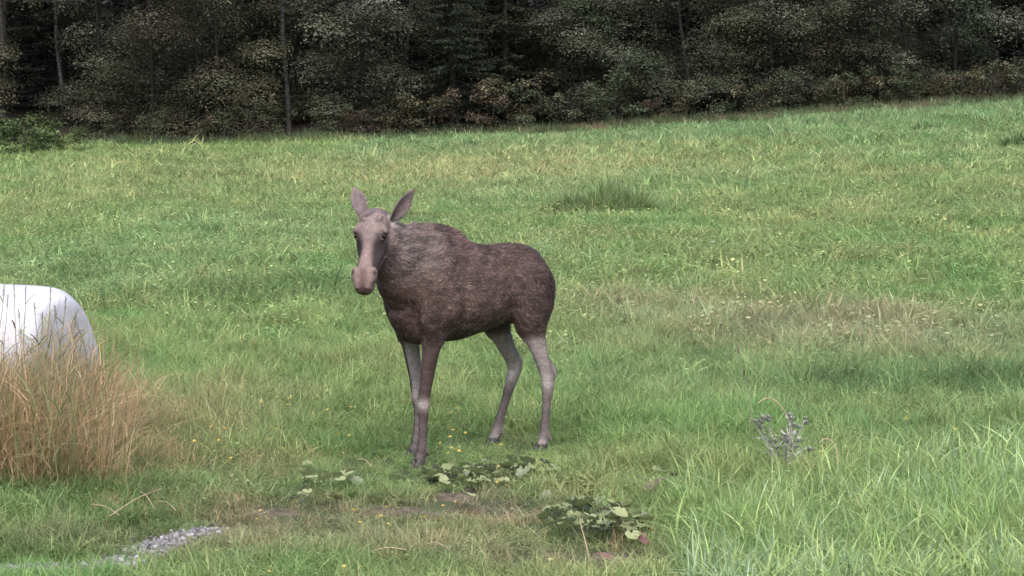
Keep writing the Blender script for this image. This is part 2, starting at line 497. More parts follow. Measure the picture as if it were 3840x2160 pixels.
    w = blob(50, 500, 0.9, 0.6, x, y); c = mix(c, np.array([0.15, 0.22, 0.095]), w * 0.7); h = h + 0.05 * w
    fx_, fy_ = (x - MO.x) * FW.x + (y - MO.y) * FW.y, -(x - MO.x) * FW.y + (y - MO.y) * FW.x
    w = np.exp(-(np.maximum(np.abs(fx_ + .15) - .95, 0) / .3) ** 2 - (np.maximum(np.abs(fy_ - .2) - .5, 0) / .3) ** 2)
    h = h * (1 - w) + w * (0.038 + 0.035 * n4)
    for (X, Y, rr) in SPOTS:
        q = G(X, Y); w = np.exp(-((x - q.x) / rr) ** 2 - ((y - q.y) / (rr * 1.6)) ** 2); h = h * (1 - .62 * w)
    for (X, Y, rx_, ry_) in SOIL:
        q = G(X, Y); dens = dens * (1 - .72 * np.exp(-((x - q.x) / rx_) ** 4 - ((y - q.y) / ry_) ** 4))
    d = path_dist(x, y)
    dens = dens * sm(-0.05, 0.08, d + 0.22 * (n4 - 0.42)); h = h * (0.4 + 0.6 * sm(0.0, 0.4, d))
    c = c * (1 + .75 * (n4 - .5) + .35 * (n2 - .5))[..., None]
    return np.clip(h, 0.022, 0.6), c, dens
def scatter_zone(name, src, y0, y1, dens, hmul, wmul, xm=1.25, label=None, seed=1, fin=0.01, fout=0.01):
    r = np.random.default_rng(seed)
    wmax = 0.366 * y1 * xm
    n = int(wmax * (y1 - y0) * dens)
    x = r.uniform(-wmax / 2, wmax / 2, n); y = r.uniform(y0, y1, n)
    keep = np.abs(x) < 0.183 * y * xm + 0.3
    x, y = x[keep], y[keep]
    h, c, dn = meadow_maps(x, y)
    fade = sm(y0, y0 + fin, y) * (1 - sm(y1 - fout, y1, y))
    keep = (r.random(len(x)) < dn * fade) & (y < EDGE(x) + 0.8)
    x, y, h, c = x[keep], y[keep], h[keep], c[keep]
    n = len(x)
    z = terrain(x, y)
    s = h * hmul * r.uniform(0.65, 1.35, n)
    scl = np.stack([np.full(n, wmul) * (0.6 * h + 0.08) * r.uniform(0.8, 1.2, n)] * 2 + [s], -1)
    lum = np.exp(r.normal(0, 0.17, n))[:, None]
    hue = 1 + r.normal(0, 0.10, n)[:, None] * np.array([[1.0, 0.05, 0.3]])
    tilt = r.normal(0, 0.16, (n, 2))
    # wind-laid grass all leans slightly one way
    return scatter(name, src, np.stack([x, y, z], -1), scl, np.clip(c * lum * hue, 0.005, 0.6), tilt, label)

scatter_zone('meadow_grass', 'near', 14.8, 36, 80, 1.2, 1.3, seed=1, fout=12)
scatter_zone('meadow_undergrowth', 'short', 14.8, 30, 50, 0.75, 1.2, seed=2, fout=8)
scatter_zone('meadow_herbage', 'mid', 23, 56, 34, 1.05, 1.9, seed=3, fin=10, fout=10)
scatter_zone('far_meadow_grass', 'far', 46, 76, 18, 1.0, 2.3, seed=4, fin=10)

def lush_grass():
    r = np.random.default_rng(71); n = 1900
    px = r.uniform(690, 1090, n); py = 452 + 160 * r.random(n) ** .8
    P = np.array([ground_at(a_, b_)[:] for a_, b_ in zip(px, py)])
    e = (px - 690) / 330 + (py - 500) / 130
    k = r.random(n) < np.clip(e - .15, .04, 1)
    P = P[k]; n = len(P); h = r.uniform(.25, .48, n)
    c = np.array([(.40, .53, .26), (.34, .49, .18), (.43, .53, .22), (.38, .51, .30)])[r.integers(0, 4, n)] * np.exp(r.normal(0, .15, n))[:, None]
    scatter('lush_grass', 'lush', P, np.stack([h * .8, h * .8, h], -1), c, r.normal(0, .15, (n, 2)))
lush_grass()

# ------------------------------------------------------------------ tall dry grass in front of the bale
def tall_clump(name, px0, px1, py0, py1, n, h0, h1, cols, seed, wm=1.0, thin=.5):
    r = np.random.default_rng(seed)
    P, S, T = [], [], []
    while len(P) < n:
        g = ground_at(r.uniform(px0, px1), r.uniform(py0, py1))
        e = (g.x - ground_at(px0, (py0 + py1) / 2).x) / (ground_at(px1, (py0 + py1) / 2).x - ground_at(px0, (py0 + py1) / 2).x)
        if r.random() < max(0.0, e - thin) * 2.2: continue
        h = r.uniform(h0, h1) * (1 - 0.9 * max(0, e - thin + .05))
        P.append((g.x, g.y, g.z)); q_ = wm * h ** .7 * r.uniform(.75, 1.2); S.append((q_, q_, h))
        c = np.array(cols[r.integers(len(cols))]) * r.uniform(0.7, 1.3); T.append(c)
    return scatter(name, 'tall', np.array(P), np.array(S), np.array(T), r.normal(0, 0.14, (n, 2)))
DRY = [(0.58, 0.41, 0.26), (0.54, 0.375, 0.235), (0.47, 0.34, 0.215), (0.62, 0.46, 0.30), (0.30, 0.28, 0.16), (0.24, 0.27, 0.13)]
tall_clump('dry_grass', -90, 120, 445, 500, 700, 0.60, 1.38, DRY, 31, .9, .72)
tall_clump('dry_grass', 40, 260, 435, 500, 380, 0.24, 0.60, DRY[1:] + [(0.24, 0.29, 0.12)] * 2, 32, 1.0, .3)
tall_clump('dead_grass', 90, 400, 452, 528, 260, 0.12, 0.27, DRY + [(0.26, 0.31, 0.13)] * 3 + [(0.30, 0.31, 0.15)] * 3, 33, 1.1)
tall_clump('dry_grass', 615, 690, 505, 560, 26, 0.10, 0.22, DRY[:5] + [(0.30, 0.33, 0.15)], 34, 1.0)

# ------------------------------------------------------------------ the animal
MOD = Vector((-0.587, 20.35, 0.0))           # design frame of the measurements below
LF_ = Vector((-FW.y, FW.x, 0.0))
MO.z = float(terrain(MO.x, MO.y))
def to_local(w):
    d = Vector(w) - MOD
    return Vector((d.dot(FW), d.dot(LF_), w[2]))
def catmull(arr, k=5):
    arr = np.asarray(arr, dtype=float); n = len(arr); out = []
    for i in range(n - 1):
        p0, p1, p2, p3 = arr[max(i - 1, 0)], arr[i], arr[i + 1], arr[min(i + 2, n - 1)]
        for j in range(k):
            t = j / k
            out.append(0.5 * ((2 * p1) + (-p0 + p2) * t + (2 * p0 - 5 * p1 + 4 * p2 - p3) * t * t + (-p0 + 3 * p1 - 3 * p2 + p3) * t ** 3))
    out.append(arr[-1]); return np.array(out)
def loft(sections, lateral, NV=28, k=5, power=2.0):
    """sections: x, y, z, half-width along lateral, half-height, top taper (narrower towards +up)"""
    S = catmull(sections, k)
    S[:, 3:5] = np.maximum(S[:, 3:5], 0.004)
    ctr = S[:, :3]; tan = np.gradient(ctr, axis=0); tan /= np.linalg.norm(tan, axis=1)[:, None]
    lat = np.asarray(lateral, dtype=float)
    V = []
    th = np.linspace(0, 2 * np.pi, NV, endpoint=False)
    cs = np.sign(np.cos(th)) * np.abs(np.cos(th)) ** (2 / power); sn = np.sign(np.sin(th)) * np.abs(np.sin(th)) ** (2 / power)
    for i in range(len(S)):
        t = tan[i]; l = lat - t * (lat @ t); l /= np.linalg.norm(l); u = np.cross(t, l)
        tp = S[i, 5]
        w = S[i, 3] * (1 - tp * np.maximum(sn, -0.4))
        V.append(ctr[i] + np.outer(cs * w, l) + np.outer(sn * S[i, 4], u))
    V = np.array(V); m = len(S)
    F = [(i * NV + j, i * NV + (j + 1) % NV, (i + 1) * NV + (j + 1) % NV, (i + 1) * NV + j) for i in range(m - 1) for j in range(NV)]
    V = V.reshape(-1, 3).tolist()
    V.append(ctr[0].tolist()); V.append(ctr[-1].tolist())
    F += [(j, len(V) - 2, (j + 1) % NV) for j in range(NV)]
    F += [((m - 1) * NV + j, (m - 1) * NV + (j + 1) % NV, len(V) - 1) for j in range(NV)]
    return V, F
BV_, BF_ = [], []
def add_part(vf):
    o = len(BV_); BV_.extend(vf[0]); BF_.extend([tuple(i + o for i in f) for f in vf[1]])
YAX = (0, 1, 0)
# trunk (tail to chest): x, y, z centre, half width, half height, taper
TR_ = [
 (-1.01, 0, 1.20, .06, .10, .0), (-.96, 0, 1.20, .140, .20, .05), (-.88, 0, 1.22, .200, .275, .10), (-.75, 0, 1.235, .235, .300, .18), (-.55, 0, 1.232, .248, .302, .22),
 (-.38, 0, 1.225, .270, .332, .25), (-.20, 0, 1.235, .285, .388, .36), (-.06, 0, 1.27, .270, .433, .48), (.10, 0, 1.285, .252, .443, .52),
 (.20, 0, 1.275, .236, .420, .48), (.27, 0, 1.245, .195, .355, .36), (.33, 0, 1.20, .145, .26, .2), (.37, 0, 1.17, .08, .15, 0)]
add_part(loft([(x_, y_, z_ - .014, w_ * .97, h_ - .014, t_) for (x_, y_, z_, w_, h_, t_) in TR_], YAX, 40, 5, 2.2))
# neck
add_part(loft([(-.05, 0, 1.42, .14, .23, .2), (.15, 0, 1.44, .16, .262, .3), (.30, .01, 1.48, .150, .240, .3), (.41, .025, 1.55, .128, .190, .22), (.50, .05, 1.615, .108, .152, .1), (.56, .07, 1.66, .08, .11, 0)], YAX, 28))
# haunches
for s, xk, xs in ((1, -.70, -.86), (-1, -.72, -.84)):
    add_part(loft([(-.86, s * .10, 1.40, .07, .08, 0), (-.82, s * .135, 1.30, .12, .18, 0), (-.80, s * .155, 1.15, .125, .205, 0), (-.775, s * .175, 1.02, .105, .185, 0), (-.775, s * .19, .92, .08, .135, 0), (-.79, s * .20, .82, .05, .08, 0)], YAX, 24))
# shoulders
for s, x0 in ((1, .13), (-1, .08)):
    add_part(loft([(.04, s * .09, 1.60, .05, .08, 0), (.06, s * .145, 1.42, .085, .15, 0), (.12, s * .185, 1.20, .085, .155, 0), (x0 + .02, s * .185, 1.04, .080, .130, 0), (x0, s * .175, .94, .068, .10, 0), (x0 + .005, s * .172, .84, .05, .072, 0)], YAX, 24))
# brisket between the forelegs
add_part(loft([(.24, 0, 1.12, .12, .14, 0), (.19, 0, 1.0, .14, .12, 0), (.12, 0, .945, .16, .10, 0), (-.1, 0, .93, .14, .08, 0), (-.2, 0, .95, .1, .06, 0)], YAX, 24))
def leg(pts):
    add_part(loft(pts, YAX, 20, 4))
# forelegs: near (left) one slightly forward, far one straight
leg([(.140, .172, .98, .062, .095, 0), (.150, .174, .88, .056, .076, 0), (.178, .178, .74, .047, .060, 0), (.212, .185, .60, .040, .049, 0), (.234, .189, .51, .041, .046, 0), (.243, .191, .455, .042, .046, 0), (.243, .192, .40, .034, .038, 0),
     (.245, .194, .33, .026, .033, 0), (.254, .197, .22, .026, .032, 0), (.262, .199, .145, .034, .040, 0), (.272, .200, .10, .030, .035, 0), (.290, .200, .055, .036, .044, 0)])
leg([(.082, -.150, .98, .062, .095, 0), (.075, -.152, .88, .056, .078, 0), (.048, -.155, .74, .048, .061, 0), (.020, -.158, .60, .040, .050, 0), (.006, -.160, .51, .040, .046, 0), (.002, -.161, .455, .042, .046, 0), (-.006, -.163, .40, .034, .038, 0),
     (-.010, -.165, .33, .026, .033, 0), (-.006, -.168, .22, .026, .032, 0), (.0, -.170, .145, .034, .040, 0), (.010, -.170, .10, .030, .035, 0), (.025, -.170, .055, .036, .044, 0)])
# hind legs with gaskin, hock and sloping shank
leg([(-.770, .190, 1.0, .085, .14, 0), (-.785, .205, .88, .060, .098, 0), (-.815, .222, .76, .046, .070, 0), (-.852, .236, .64, .040, .056, 0), (-.882, .243, .56, .041, .058, 0), (-.885, .246, .50, .040, .052, 0), (-.872, .250, .42, .032, .040, 0),
     (-.858, .255, .32, .027, .034, 0), (-.846, .258, .22, .027, .034, 0), (-.838, .260, .145, .035, .041, 0), (-.825, .260, .10, .031, .036, 0), (-.808, .260, .055, .037, .045, 0)])
leg([(-.735, -.165, 1.0, .085, .14, 0), (-.790, -.175, .87, .060, .098, 0), (-.858, -.180, .75, .047, .070, 0), (-.920, -.183, .64, .040, .055, 0), (-.948, -.185, .575, .041, .058, 0), (-.930, -.186, .51, .040, .050, 0), (-.893, -.187, .42, .032, .040, 0),
     (-.855, -.188, .32, .027, .034, 0), (-.815, -.189, .22, .027, .034, 0), (-.786, -.190, .145, .035, .041, 0), (-.765, -.190, .10, .031, .036, 0), (-.745, -.190, .055, .037, .045, 0)])
# hock points and Achilles tendons
for (x, y, z) in ((-.905, .245, .575), (-.965, -.185, .60)):
    leg([(x + .085, y * .93, z + .24, .016, .03, 0), (x + .035, y * .97, z + .12, .014, .022, 0), (x - .024, y, z + .035, .022, .026, 0), (x - .034, y, z, .023, .022, 0), (x + .005, y, z - .09, .018, .02, 0)])
# dewclaws
for (x, y) in ((.238, .20), (-.022, -.17), (-.868, .26), (-.815, -.19)):
    for s in (-1, 1): leg([(x + .01, y + s * .016, .135, .012, .012, 0), (x - .008, y + s * .018, .115, .013, .012, 0), (x - .008, y + s * .018, .095, .008, .008, 0)])
# stub of a tail
leg([(-1.0, 0, 1.36, .03, .03, 0), (-1.035, 0, 1.30, .03, .025, 0), (-1.04, 0, 1.24, .022, .018, 0)])
# head
Hb = Vector((-.968, 19.97, 1.745)); Hn = Vector((-1.026, 19.66, 1.322))
HA = (Hn - Hb).normalized(); HL = (Hn - Hb).length
HBL = Vector((-HA.y, HA.x, 0)).normalized()           # towards the animal's left (picture right)
HC = HBL.cross(HA).normalized()
if HC.z < 0: HC = -HC                                  # out of the forehead
def head_pt(t, b=0.0, c=0.0): return to_local(Hb + HA * (t * HL) + HBL * b + HC * c)
lb = to_local(HBL + MOD)
HLAT = np.array(lb[:])
def head_loft(secs, taper_flip=1, NV=26, k=5, power=2.0):
    rows = []
    for (t, b, c, w, d, tp) in secs:
        p_ = head_pt(t, b, c); rows.append((p_.x, p_.y, p_.z, w, d, tp))
    add_part(loft(rows, HLAT, NV, k, power))
head_loft([(-.13, 0, -.045, .06, .045, 0), (-.085, 0, -.03, .092, .065, 0), (.02, 0, -.015, .108, .088, .05), (.14, 0, -.005, .112, .102, .1), (.25, 0, .0, .112, .108, .14), (.34, 0, -.005, .104, .108, .28), (.46, 0, -.010, .088, .100, .42),
           (.60, 0, -.004, .070, .090, .36), (.72, 0, .0, .066, .082, .15), (.81, 0, .0, .066, .076, .05), (.90, 0, -.004, .071, .074, 0), (.99, 0, -.01, .071, .070, 0), (1.06, 0, -.018, .060, .056, 0), (1.10, 0, -.022, .04, .035, 0)], power=2.3)
head_loft([(.08, 0, -.10, .08, .07, 0), (.20, 0, -.12, .102, .10, 0), (.34, 0, -.12, .104, .10, 0), (.48, 0, -.105, .088, .08, 0), (.64, 0, -.085, .066, .055, 0), (.80, 0, -.08, .056, .042, 0), (.95, 0, -.075, .044, .032, 0)])
# brows, low bosses of the forehead, nostril wings
for s in (-1, 1):
    head_loft([(.13, s * .060, .078, .010, .012, 0), (.19, s * .085, .074, .016, .016, 0), (.25, s * .106, .058, .019, .018, 0), (.285, s * .116, .030, .012, .014, 0)], NV=14, k=3)
    head_loft([(.00, s * .050, .060, .014, .014, 0), (.07, s * .056, .076, .020, .018, 0), (.13, s * .052, .084, .012, .012, 0)], NV=14, k=3)
    head_loft([(.34, s * .100, .040, .010, .012, 0), (.375, s * .098, .040, .010, .010, 0)], NV=12, k=3)
    head_loft([(.80, s * .060, .045, .018, .02, 0), (.86, s * .070, .042, .023, .030, 0), (.93, s * .069, .03, .019, .028, 0), (.98, s * .06, .02, .01, .015, 0)], NV=14, k=3)
    head_loft([(.90, s * .034, .045, .028, .025, 0), (.99, s * .036, .036, .031, .030, 0), (1.08, s * .031, .014, .027, .028, 0)], NV=14, k=3)
# bell under the throat
b0 = head_pt(.62, .01, -.13)
add_part(loft([(b0.x, b0.y, b0.z + .03, .03, .04, 0), (b0.x - .005, b0.y, b0.z - .03, .024, .032, 0), (b0.x - .008, b0.y, b0.z - .085, .012, .015, 0)], YAX, 14, 3))
# ears: cupped leaves, open side forward
EARS = []
def ear(base, tip, openw, wid):
    base, tip = Vector(base), Vector(tip)
    ax = (tip - base); L = ax.length; ax.normalize()
    op = Vector(openw); op = (op - ax * op.dot(ax)).normalized(); sd = ax.cross(op)
    prof = [(-.12, .35, .9), (0, .42, .95), (.15, .62, .9), (.32, .88, .75), (.5, 1.0, .62), (.68, .9, .5), (.84, .58, .4), (.95, .26, .3), (1.02, .05, .2)]
    prof = catmull(prof, 3)
    V, F = [], []
    K = 9
    for (t, w, cup) in prof:
        c = base + ax * (L * t)
        hw = wid * max(w, .04)
        ang = [(-1 + 2 * j / (K - 1)) * (1.25 * cup + .25) for j in range(K)]
        rad = hw / max(math.sin(min(ang[-1], 1.5)), .3)
        th_ = .012 if t > .9 else .014
        outer = [c + sd * (math.sin(a) * (rad + th_ / 2)) + op * (rad - math.cos(a) * (rad + th_ / 2)) for a in ang]
        inner = [c + sd * (math.sin(a) * (rad - th_ / 2)) + op * (rad - math.cos(a) * (rad - th_ / 2)) for a in reversed(ang)]
        V += [tuple(to_local(v)) for v in outer + inner]
    n_ = 2 * K; m_ = len(prof)
    for i in range(m_ - 1):
        for j in range(n_): F.append((i * n_ + j, i * n_ + (j + 1) % n_, (i + 1) * n_ + (j + 1) % n_, (i + 1) * n_ + j))
    F.append(tuple(range(n_ - 1, -1, -1))); F.append(tuple((m_ - 1) * n_ + j for j in range(n_)))
    add_part((V, F))
    EARS.append((to_local(base), to_local(tip), op.copy()))
ear((-1.042, 19.99, 1.748), (-1.114, 20.00, 1.982), (.25, -1, .0), .054)
ear((-.860, 19.99, 1.738), (-.692, 20.04, 1.962), (.45, -1, -.35), .058)

tmp = bpy.data.meshes.new('moose_parts'); tmp.from_pydata([tuple(v) for v in BV_], [], BF_)
tob = bpy.data.objects.new('moose_parts', tmp); C.objects.link(tob)
import bmesh
bm = bmesh.new(); bm.from_mesh(tmp); bmesh.ops.recalc_face_normals(bm, faces=bm.faces); bm.to_mesh(tmp); bm.free()
md = tob.modifiers.new('r', 'REMESH'); md.mode = 'VOXEL'; md.voxel_size = 0.0075; md.adaptivity = 0
md = tob.modifiers.new('s', 'SMOOTH'); md.factor = 0.5; md.iterations = 4
dg = bpy.context.evaluated_depsgraph_get()
body_me = bpy.data.meshes.new_from_object(tob.evaluated_get(dg))
bpy.data.objects.remove(tob); body_me.name = 'moose_body'

nv = len(body_me.vertices)
co = np.empty(nv * 3, dtype=np.float32); body_me.vertices.foreach_get('co', co); co = co.reshape(-1, 3).astype(float)
# extra smoothing of the trunk joins (head, ears and lower legs stay crisp)
ed = np.empty(len(body_me.edges) * 2, dtype=np.int32); body_me.edges.foreach_get('vertices', ed); ed = ed.reshape(-1, 2)
deg = np.bincount(ed.ravel(), minlength=nv).astype(float)
hp = np.array(head_pt(.45, 0, -.03)[:])
head_d = np.linalg.norm(co - hp, axis=1)
wS = sm(.72, .90, co[:, 2]) * sm(.36, .50, head_d)
for _ in range(40):
    acc = np.zeros_like(co)
    for ax_ in range(3):
        acc[:, ax_] = np.bincount(ed[:, 0], co[ed[:, 1], ax_], nv) + np.bincount(ed[:, 1], co[ed[:, 0], ax_], nv)
    co += (acc / deg[:, None] - co) * (0.6 * wS[:, None])
body_me.vertices.foreach_set('co', co.astype(np.float32).ravel()); body_me.update()
nor = np.empty(nv * 3, dtype=np.float32); body_me.vertices.foreach_get('normal', nor); nor = nor.reshape(-1, 3)
# muscle and rib relief
def n3(p, s): return fbm(p[:, 0] * s + 3 * p[:, 1] * s, p[:, 2] * s + 1.3 * p[:, 1] * s, 3) - 0.5
co2 = co + nor * (n3(co, 5.0) * 0.022 * wS)[:, None]
# hollows before and behind the shoulder and in the flank
def dent(c, r, a):
    global co2
    d = np.linalg.norm((co - np.array(c)) / np.array(r), axis=1)
    co2 += nor * (-a * np.exp(-d * d))[:, None]
dent((-.56, .27, 1.18), (.10, .2, .2), .034); dent((-.07, .27, 1.08), (.05, .2, .22), .030); dent((.26, .2, 1.20), (.05, .2, .24), .026); dent((.06, .25, 1.06), (.04, .2, .10), -.014); dent((.20, .2, 1.02), (.05, .1, .06), .018)
dent((-.62, .25, .98), (.07, .2, .10), .02)
dent(head_pt(.50, .085, .01), (.05, .05, .07), .014); dent(head_pt(.50, -.085, .01), (.05, .05, .07), .014)
for s in (-1, 1):
    dent(head_pt(.31, s * .118, .035), (.024, .024, .022), .016); dent(head_pt(.885, s * .082, .058), (.018, .018, .024), .016)
dent(head_pt(1.0, 0, .07), (.010, .010, .04), .010)
body_me.vertices.foreach_set('co', co2.astype(np.float32).ravel()); body_me.update()
co = co2
body_me.vertices.foreach_get('normal', (nb := np.empty(nv * 3, dtype=np.float32))); nor = nb.reshape(-1, 3)

# coat colours (linear), by region of the body
def coat(p, nrm):
    n = len(p); x, y, z = p[:, 0], p[:, 1], p[:, 2]
    c = np.tile(np.array([.074, .047, .042]), (n, 1))
    def mix(col, w):
        nonlocal c
        c = c * (1 - w[:, None]) + np.array(col) * w[:, None]
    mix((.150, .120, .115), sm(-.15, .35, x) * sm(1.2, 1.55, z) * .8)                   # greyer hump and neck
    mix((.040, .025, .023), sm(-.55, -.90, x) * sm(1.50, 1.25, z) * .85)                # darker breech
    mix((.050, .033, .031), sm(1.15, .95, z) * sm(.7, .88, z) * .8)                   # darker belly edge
    legs = sm(.89, .79, z)
    hind = (x < -.4).astype(float)
    inner = sm(-.1, .5, np.where(y > 0, -nrm[:, 1], nrm[:, 1]))
    mix((.27, .238, .232), legs * hind * .9)
    mix((.12, .085, .083), legs * hind * sm(.1, .7, -nrm[:, 0]) * sm(.45, .55, z) * .75)
    mix((.50, .45, .44), np.exp(-((z - .54) / .05) ** 2) * hind * sm(-.2, .5, nrm[:, 0]) * .6)
    mix((.056, .038, .036), legs * (1 - hind) * .95)
    mix((.26, .24, .238), sm(.92, .84, z) * (1 - hind) * inner * .9 * (y < 0))
    mix((.16, .135, .132), sm(.92, .84, z) * (1 - hind) * inner * .5 * (y > 0))
    mix((.10, .080, .080), sm(.50, .40, z) * sm(.08, .2, z) * hind * .85)
    mix((.34, .30, .29), sm(.5, .4, z) * sm(.15, .22, z) * hind * sm(.3, .8, -nrm[:, 0]) * .6)
    mix((.36, .31, .30), np.exp(-((z - .45) / .04) ** 2) * (1 - hind) * .85)     # pale knees
    mix((.11, .090, .092), sm(.40, .34, z) * (1 - hind) * .7)
    mix((.40, .36, .35), np.exp(-((z - .14) / .035) ** 2) * sm(.0, .8, -nrm[:, 0]) * .9)
    mix((.05, .038, .042), sm(.10, .06, z))
    for (q, r_) in (((-.905, .245, .575), .03), ((-.975, -.185, .60), .028)):
        d = np.linalg.norm(p - np.array(q), axis=1); mix((.09, .06, .05), np.exp(-(d / r_) ** 2) * sm(0, .6, -nrm[:, 0]) * .9)
    # head
    hb = np.array(head_pt(0)[:]); ha = np.array(head_pt(1)[:]) - hb
    t = ((p - hb) @ ha) / (ha @ ha)
    bl = np.array(head_pt(0, 1, 0)[:]) - hb; cl = np.array(head_pt(0, 0, 1)[:]) - hb
    b = (p - hb) @ bl; q = (p - hb) @ cl
    onh = sm(-.28, -.12, q) * sm(.16, .13, np.abs(b)) * sm(-.25, -.1, t) * sm(1.4, 1.2, t)
    ears = sm(1.78, 1.81, z) * (x > .18) * (head_d_of(p) < .55)
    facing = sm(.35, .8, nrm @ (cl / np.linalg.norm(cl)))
    mix((.175, .135, .130), onh * .8)
    mix((.225, .175, .170), onh * facing * sm(.72, .2, t) * .75)
    mix((.235, .172, .162), onh * facing * sm(.40, .62, t) * .9)
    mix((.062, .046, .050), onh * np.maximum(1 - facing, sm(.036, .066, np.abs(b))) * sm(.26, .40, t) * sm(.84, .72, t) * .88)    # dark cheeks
    mix((.185, .130, .122), onh * sm(.82, .92, t) * sm(-.1, -.02, q) * .8)
    mix((.10, .062, .062), onh * sm(.80, .88, t) * np.exp(-(b / .030) ** 2) * sm(.0, .03, q) * .8)   # dark middle of the nose
    mix((.085, .055, .055), onh * sm(1.0, 1.05, t) * np.exp(-(b / .018) ** 2) * .85)
    for s in (-1, 1):
        d = np.linalg.norm(p - np.array(head_pt(.31, s * .110, .035)[:]), axis=1); mix((.022, .016, .018), np.exp(-(d / .036) ** 2) * .95)
        d = np.linalg.norm(p - np.array(head_pt(.42, s * .10, .0)[:]), axis=1); mix((.04, .03, .033), np.exp(-(d / .055) ** 2) * .85)
        d = np.linalg.norm(p - np.array(head_pt(.235, s * .105, .07)[:]), axis=1); mix((.27, .205, .18), np.exp(-(d / .022) ** 2) * .5)
        d = np.linalg.norm(p - np.array(head_pt(.885, s * .084, .056)[:]), axis=1); mix((.03, .02, .022), np.exp(-(d / .024) ** 2) * .95)
        d = np.linalg.norm(p - np.array(head_pt(.13, s * .055, .09)[:]), axis=1); mix((.085, .062, .06), np.exp(-(d / .024) ** 2) * .8)
    # ears: pale lining, dark rims and backs
    mix((.15, .115, .115), ears * 1.0)
    for k, (eb, et, op) in enumerate(EARS):
        e0 = np.array(eb[:]); e1 = np.array(et[:]) - e0; L = np.linalg.norm(e1); u = (p - e0) @ e1 / L ** 2
        rad = np.linalg.norm(p - e0 - np.clip(u, 0, 1)[:, None] * e1, axis=1)
        opl = np.array([op.dot(FW), op.dot(LF_), op.z])
        ins = sm(.1, .6, nrm @ opl) * (rad < .11) * sm(-.05, .05, u) * sm(1.1, .95, u)
        if k == 0: mix((.215, .17, .178), ins * .85)
        else: mix((.15, .115, .118), ins * .8)
        mix((.045, .035, .04), ins * sm(.35, .05, u) * .8)
        mix((.06, .045, .05), sm(.88, 1.0, u) * (rad < .06) * .9)
        mix((.42, .37, .36), np.exp(-((u + .02) / .10) ** 2) * (rad < .062) * (rad > .028) * sm(.1, .6, nrm @ opl) * .75)
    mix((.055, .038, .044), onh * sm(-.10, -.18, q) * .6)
    d = np.linalg.norm(p - np.array(b0[:]), axis=1); mix((.05, .035, .04), np.exp(-(d / .07) ** 2) * .8)
    return c
def head_d_of(p): return np.linalg.norm(p - hp, axis=1)
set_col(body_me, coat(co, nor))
M_coat, nt, p, out = new_mat('coat')
a = N(nt, 'ShaderNodeAttribute', attribute_name='col')
n1 = noise(nt, 55, 3, 0.6)
mp = N(nt, 'ShaderNodeMapping'); mp.inputs['Scale'].default_value = (0.35, 1, 0.7); mp.inputs['Rotation'].default_value = (0, R(35), 0)
tc = N(nt, 'ShaderNodeTexCoord'); nt.links.new(tc.outputs['Object'], mp.inputs['Vector']); nt.links.new(mp.outputs['Vector'], n1.inputs['Vector'])
r1 = ramp(nt, [(0.3, (0.72, 0.7, 0.7)), (0.7, (1.25, 1.25, 1.25))]); nt.links.new(n1.outputs['Fac'], r1.inputs['Fac'])
nt.links.new(mul_col(nt, a.outputs['Color'], r1.outputs['Color']), p.inputs['Base Color'])
p.inputs['Roughness'].default_value = 0.75; p.inputs['Specular IOR Level'].default_value = 0.2
b = N(nt, 'ShaderNodeBump'); b.inputs['Strength'].default_value = 0.35; b.inputs['Distance'].default_value = 0.008
nt.links.new(n1.outputs['Fac'], b.inputs['Height']); nt.links.new(b.outputs['Normal'], p.inputs['Normal'])
M_hair = leafy_mat('hair', 'col', trans=0.0, rough=0.6, spec=0.25)
moose = empty('moose', MO - Vector((0, 0, .018)), math.atan2(FW.y, FW.x), 1.03)
tag(moose, 'brown moose standing in the meadow with its head turned to the viewer', 'moose')
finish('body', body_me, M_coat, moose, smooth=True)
# hair: tapered slivers lying along the coat
tri = body_me.loop_triangles if len(body_me.loop_triangles) else (body_me.calc_loop_triangles() or body_me.loop_triangles)
ti = np.empty(len(tri) * 3, dtype=np.int32); tri.foreach_get('vertices', ti); ti = ti.reshape(-1, 3)
A, B_, C_ = co[ti[:, 0]], co[ti[:, 1]], co[ti[:, 2]]
ar = np.linalg.norm(np.cross(B_ - A, C_ - A), axis=1)
NH = 110000
pick = rng.choice(len(ti), NH, p=ar / ar.sum())
u = rng.random((NH, 2)); fl = u.sum(1) > 1; u[fl] = 1 - u[fl]
P = A[pick] + (B_ - A)[pick] * u[:, :1] + (C_ - A)[pick] * u[:, 1:]
Nn = nor[ti[pick]].mean(1); Nn /= np.linalg.norm(Nn, axis=1)[:, None]
_h0 = np.array(head_pt(0)[:]); _ha = np.array(head_pt(1)[:]) - _h0
_t = ((P - _h0) @ _ha) / (_ha @ _ha); _b = (P - _h0) @ (np.array(head_pt(0, 1, 0)[:]) - _h0); _q = (P - _h0) @ (np.array(head_pt(0, 0, 1)[:]) - _h0)
onhead = ((np.abs(_b) < .16) & (_q > -.03) & (_t > -.15) & (_t < 1.3)) | ((np.abs(_b) + rng.normal(0, .02, NH) < .125) & (_q + rng.normal(0, .025, NH) > -.16) & (_t > -.2) & (_t < 1.3)) | ((P[:, 2] > 1.755) & (P[:, 0] > .18)); onleg = P[:, 2] < .86
flow = np.tile(np.array([-.85, 0, -.45]), (NH, 1))
flow[(P[:, 2] > 1.5) & ~onhead] = (-.95, 0, -.15)
flow[onleg] = (-.1, 0, -1)
hax = np.array(head_pt(1)[:]) - np.array(head_pt(0)[:]); flow[onhead] = -hax / np.linalg.norm(hax) * .9
flow[onhead & (P[:, 2] > 1.83)] = (-.2, 0, 1)
fn_ = fbm(P[:, 0] * 9 + P[:, 1] * 5, P[:, 2] * 9, 2) - .5
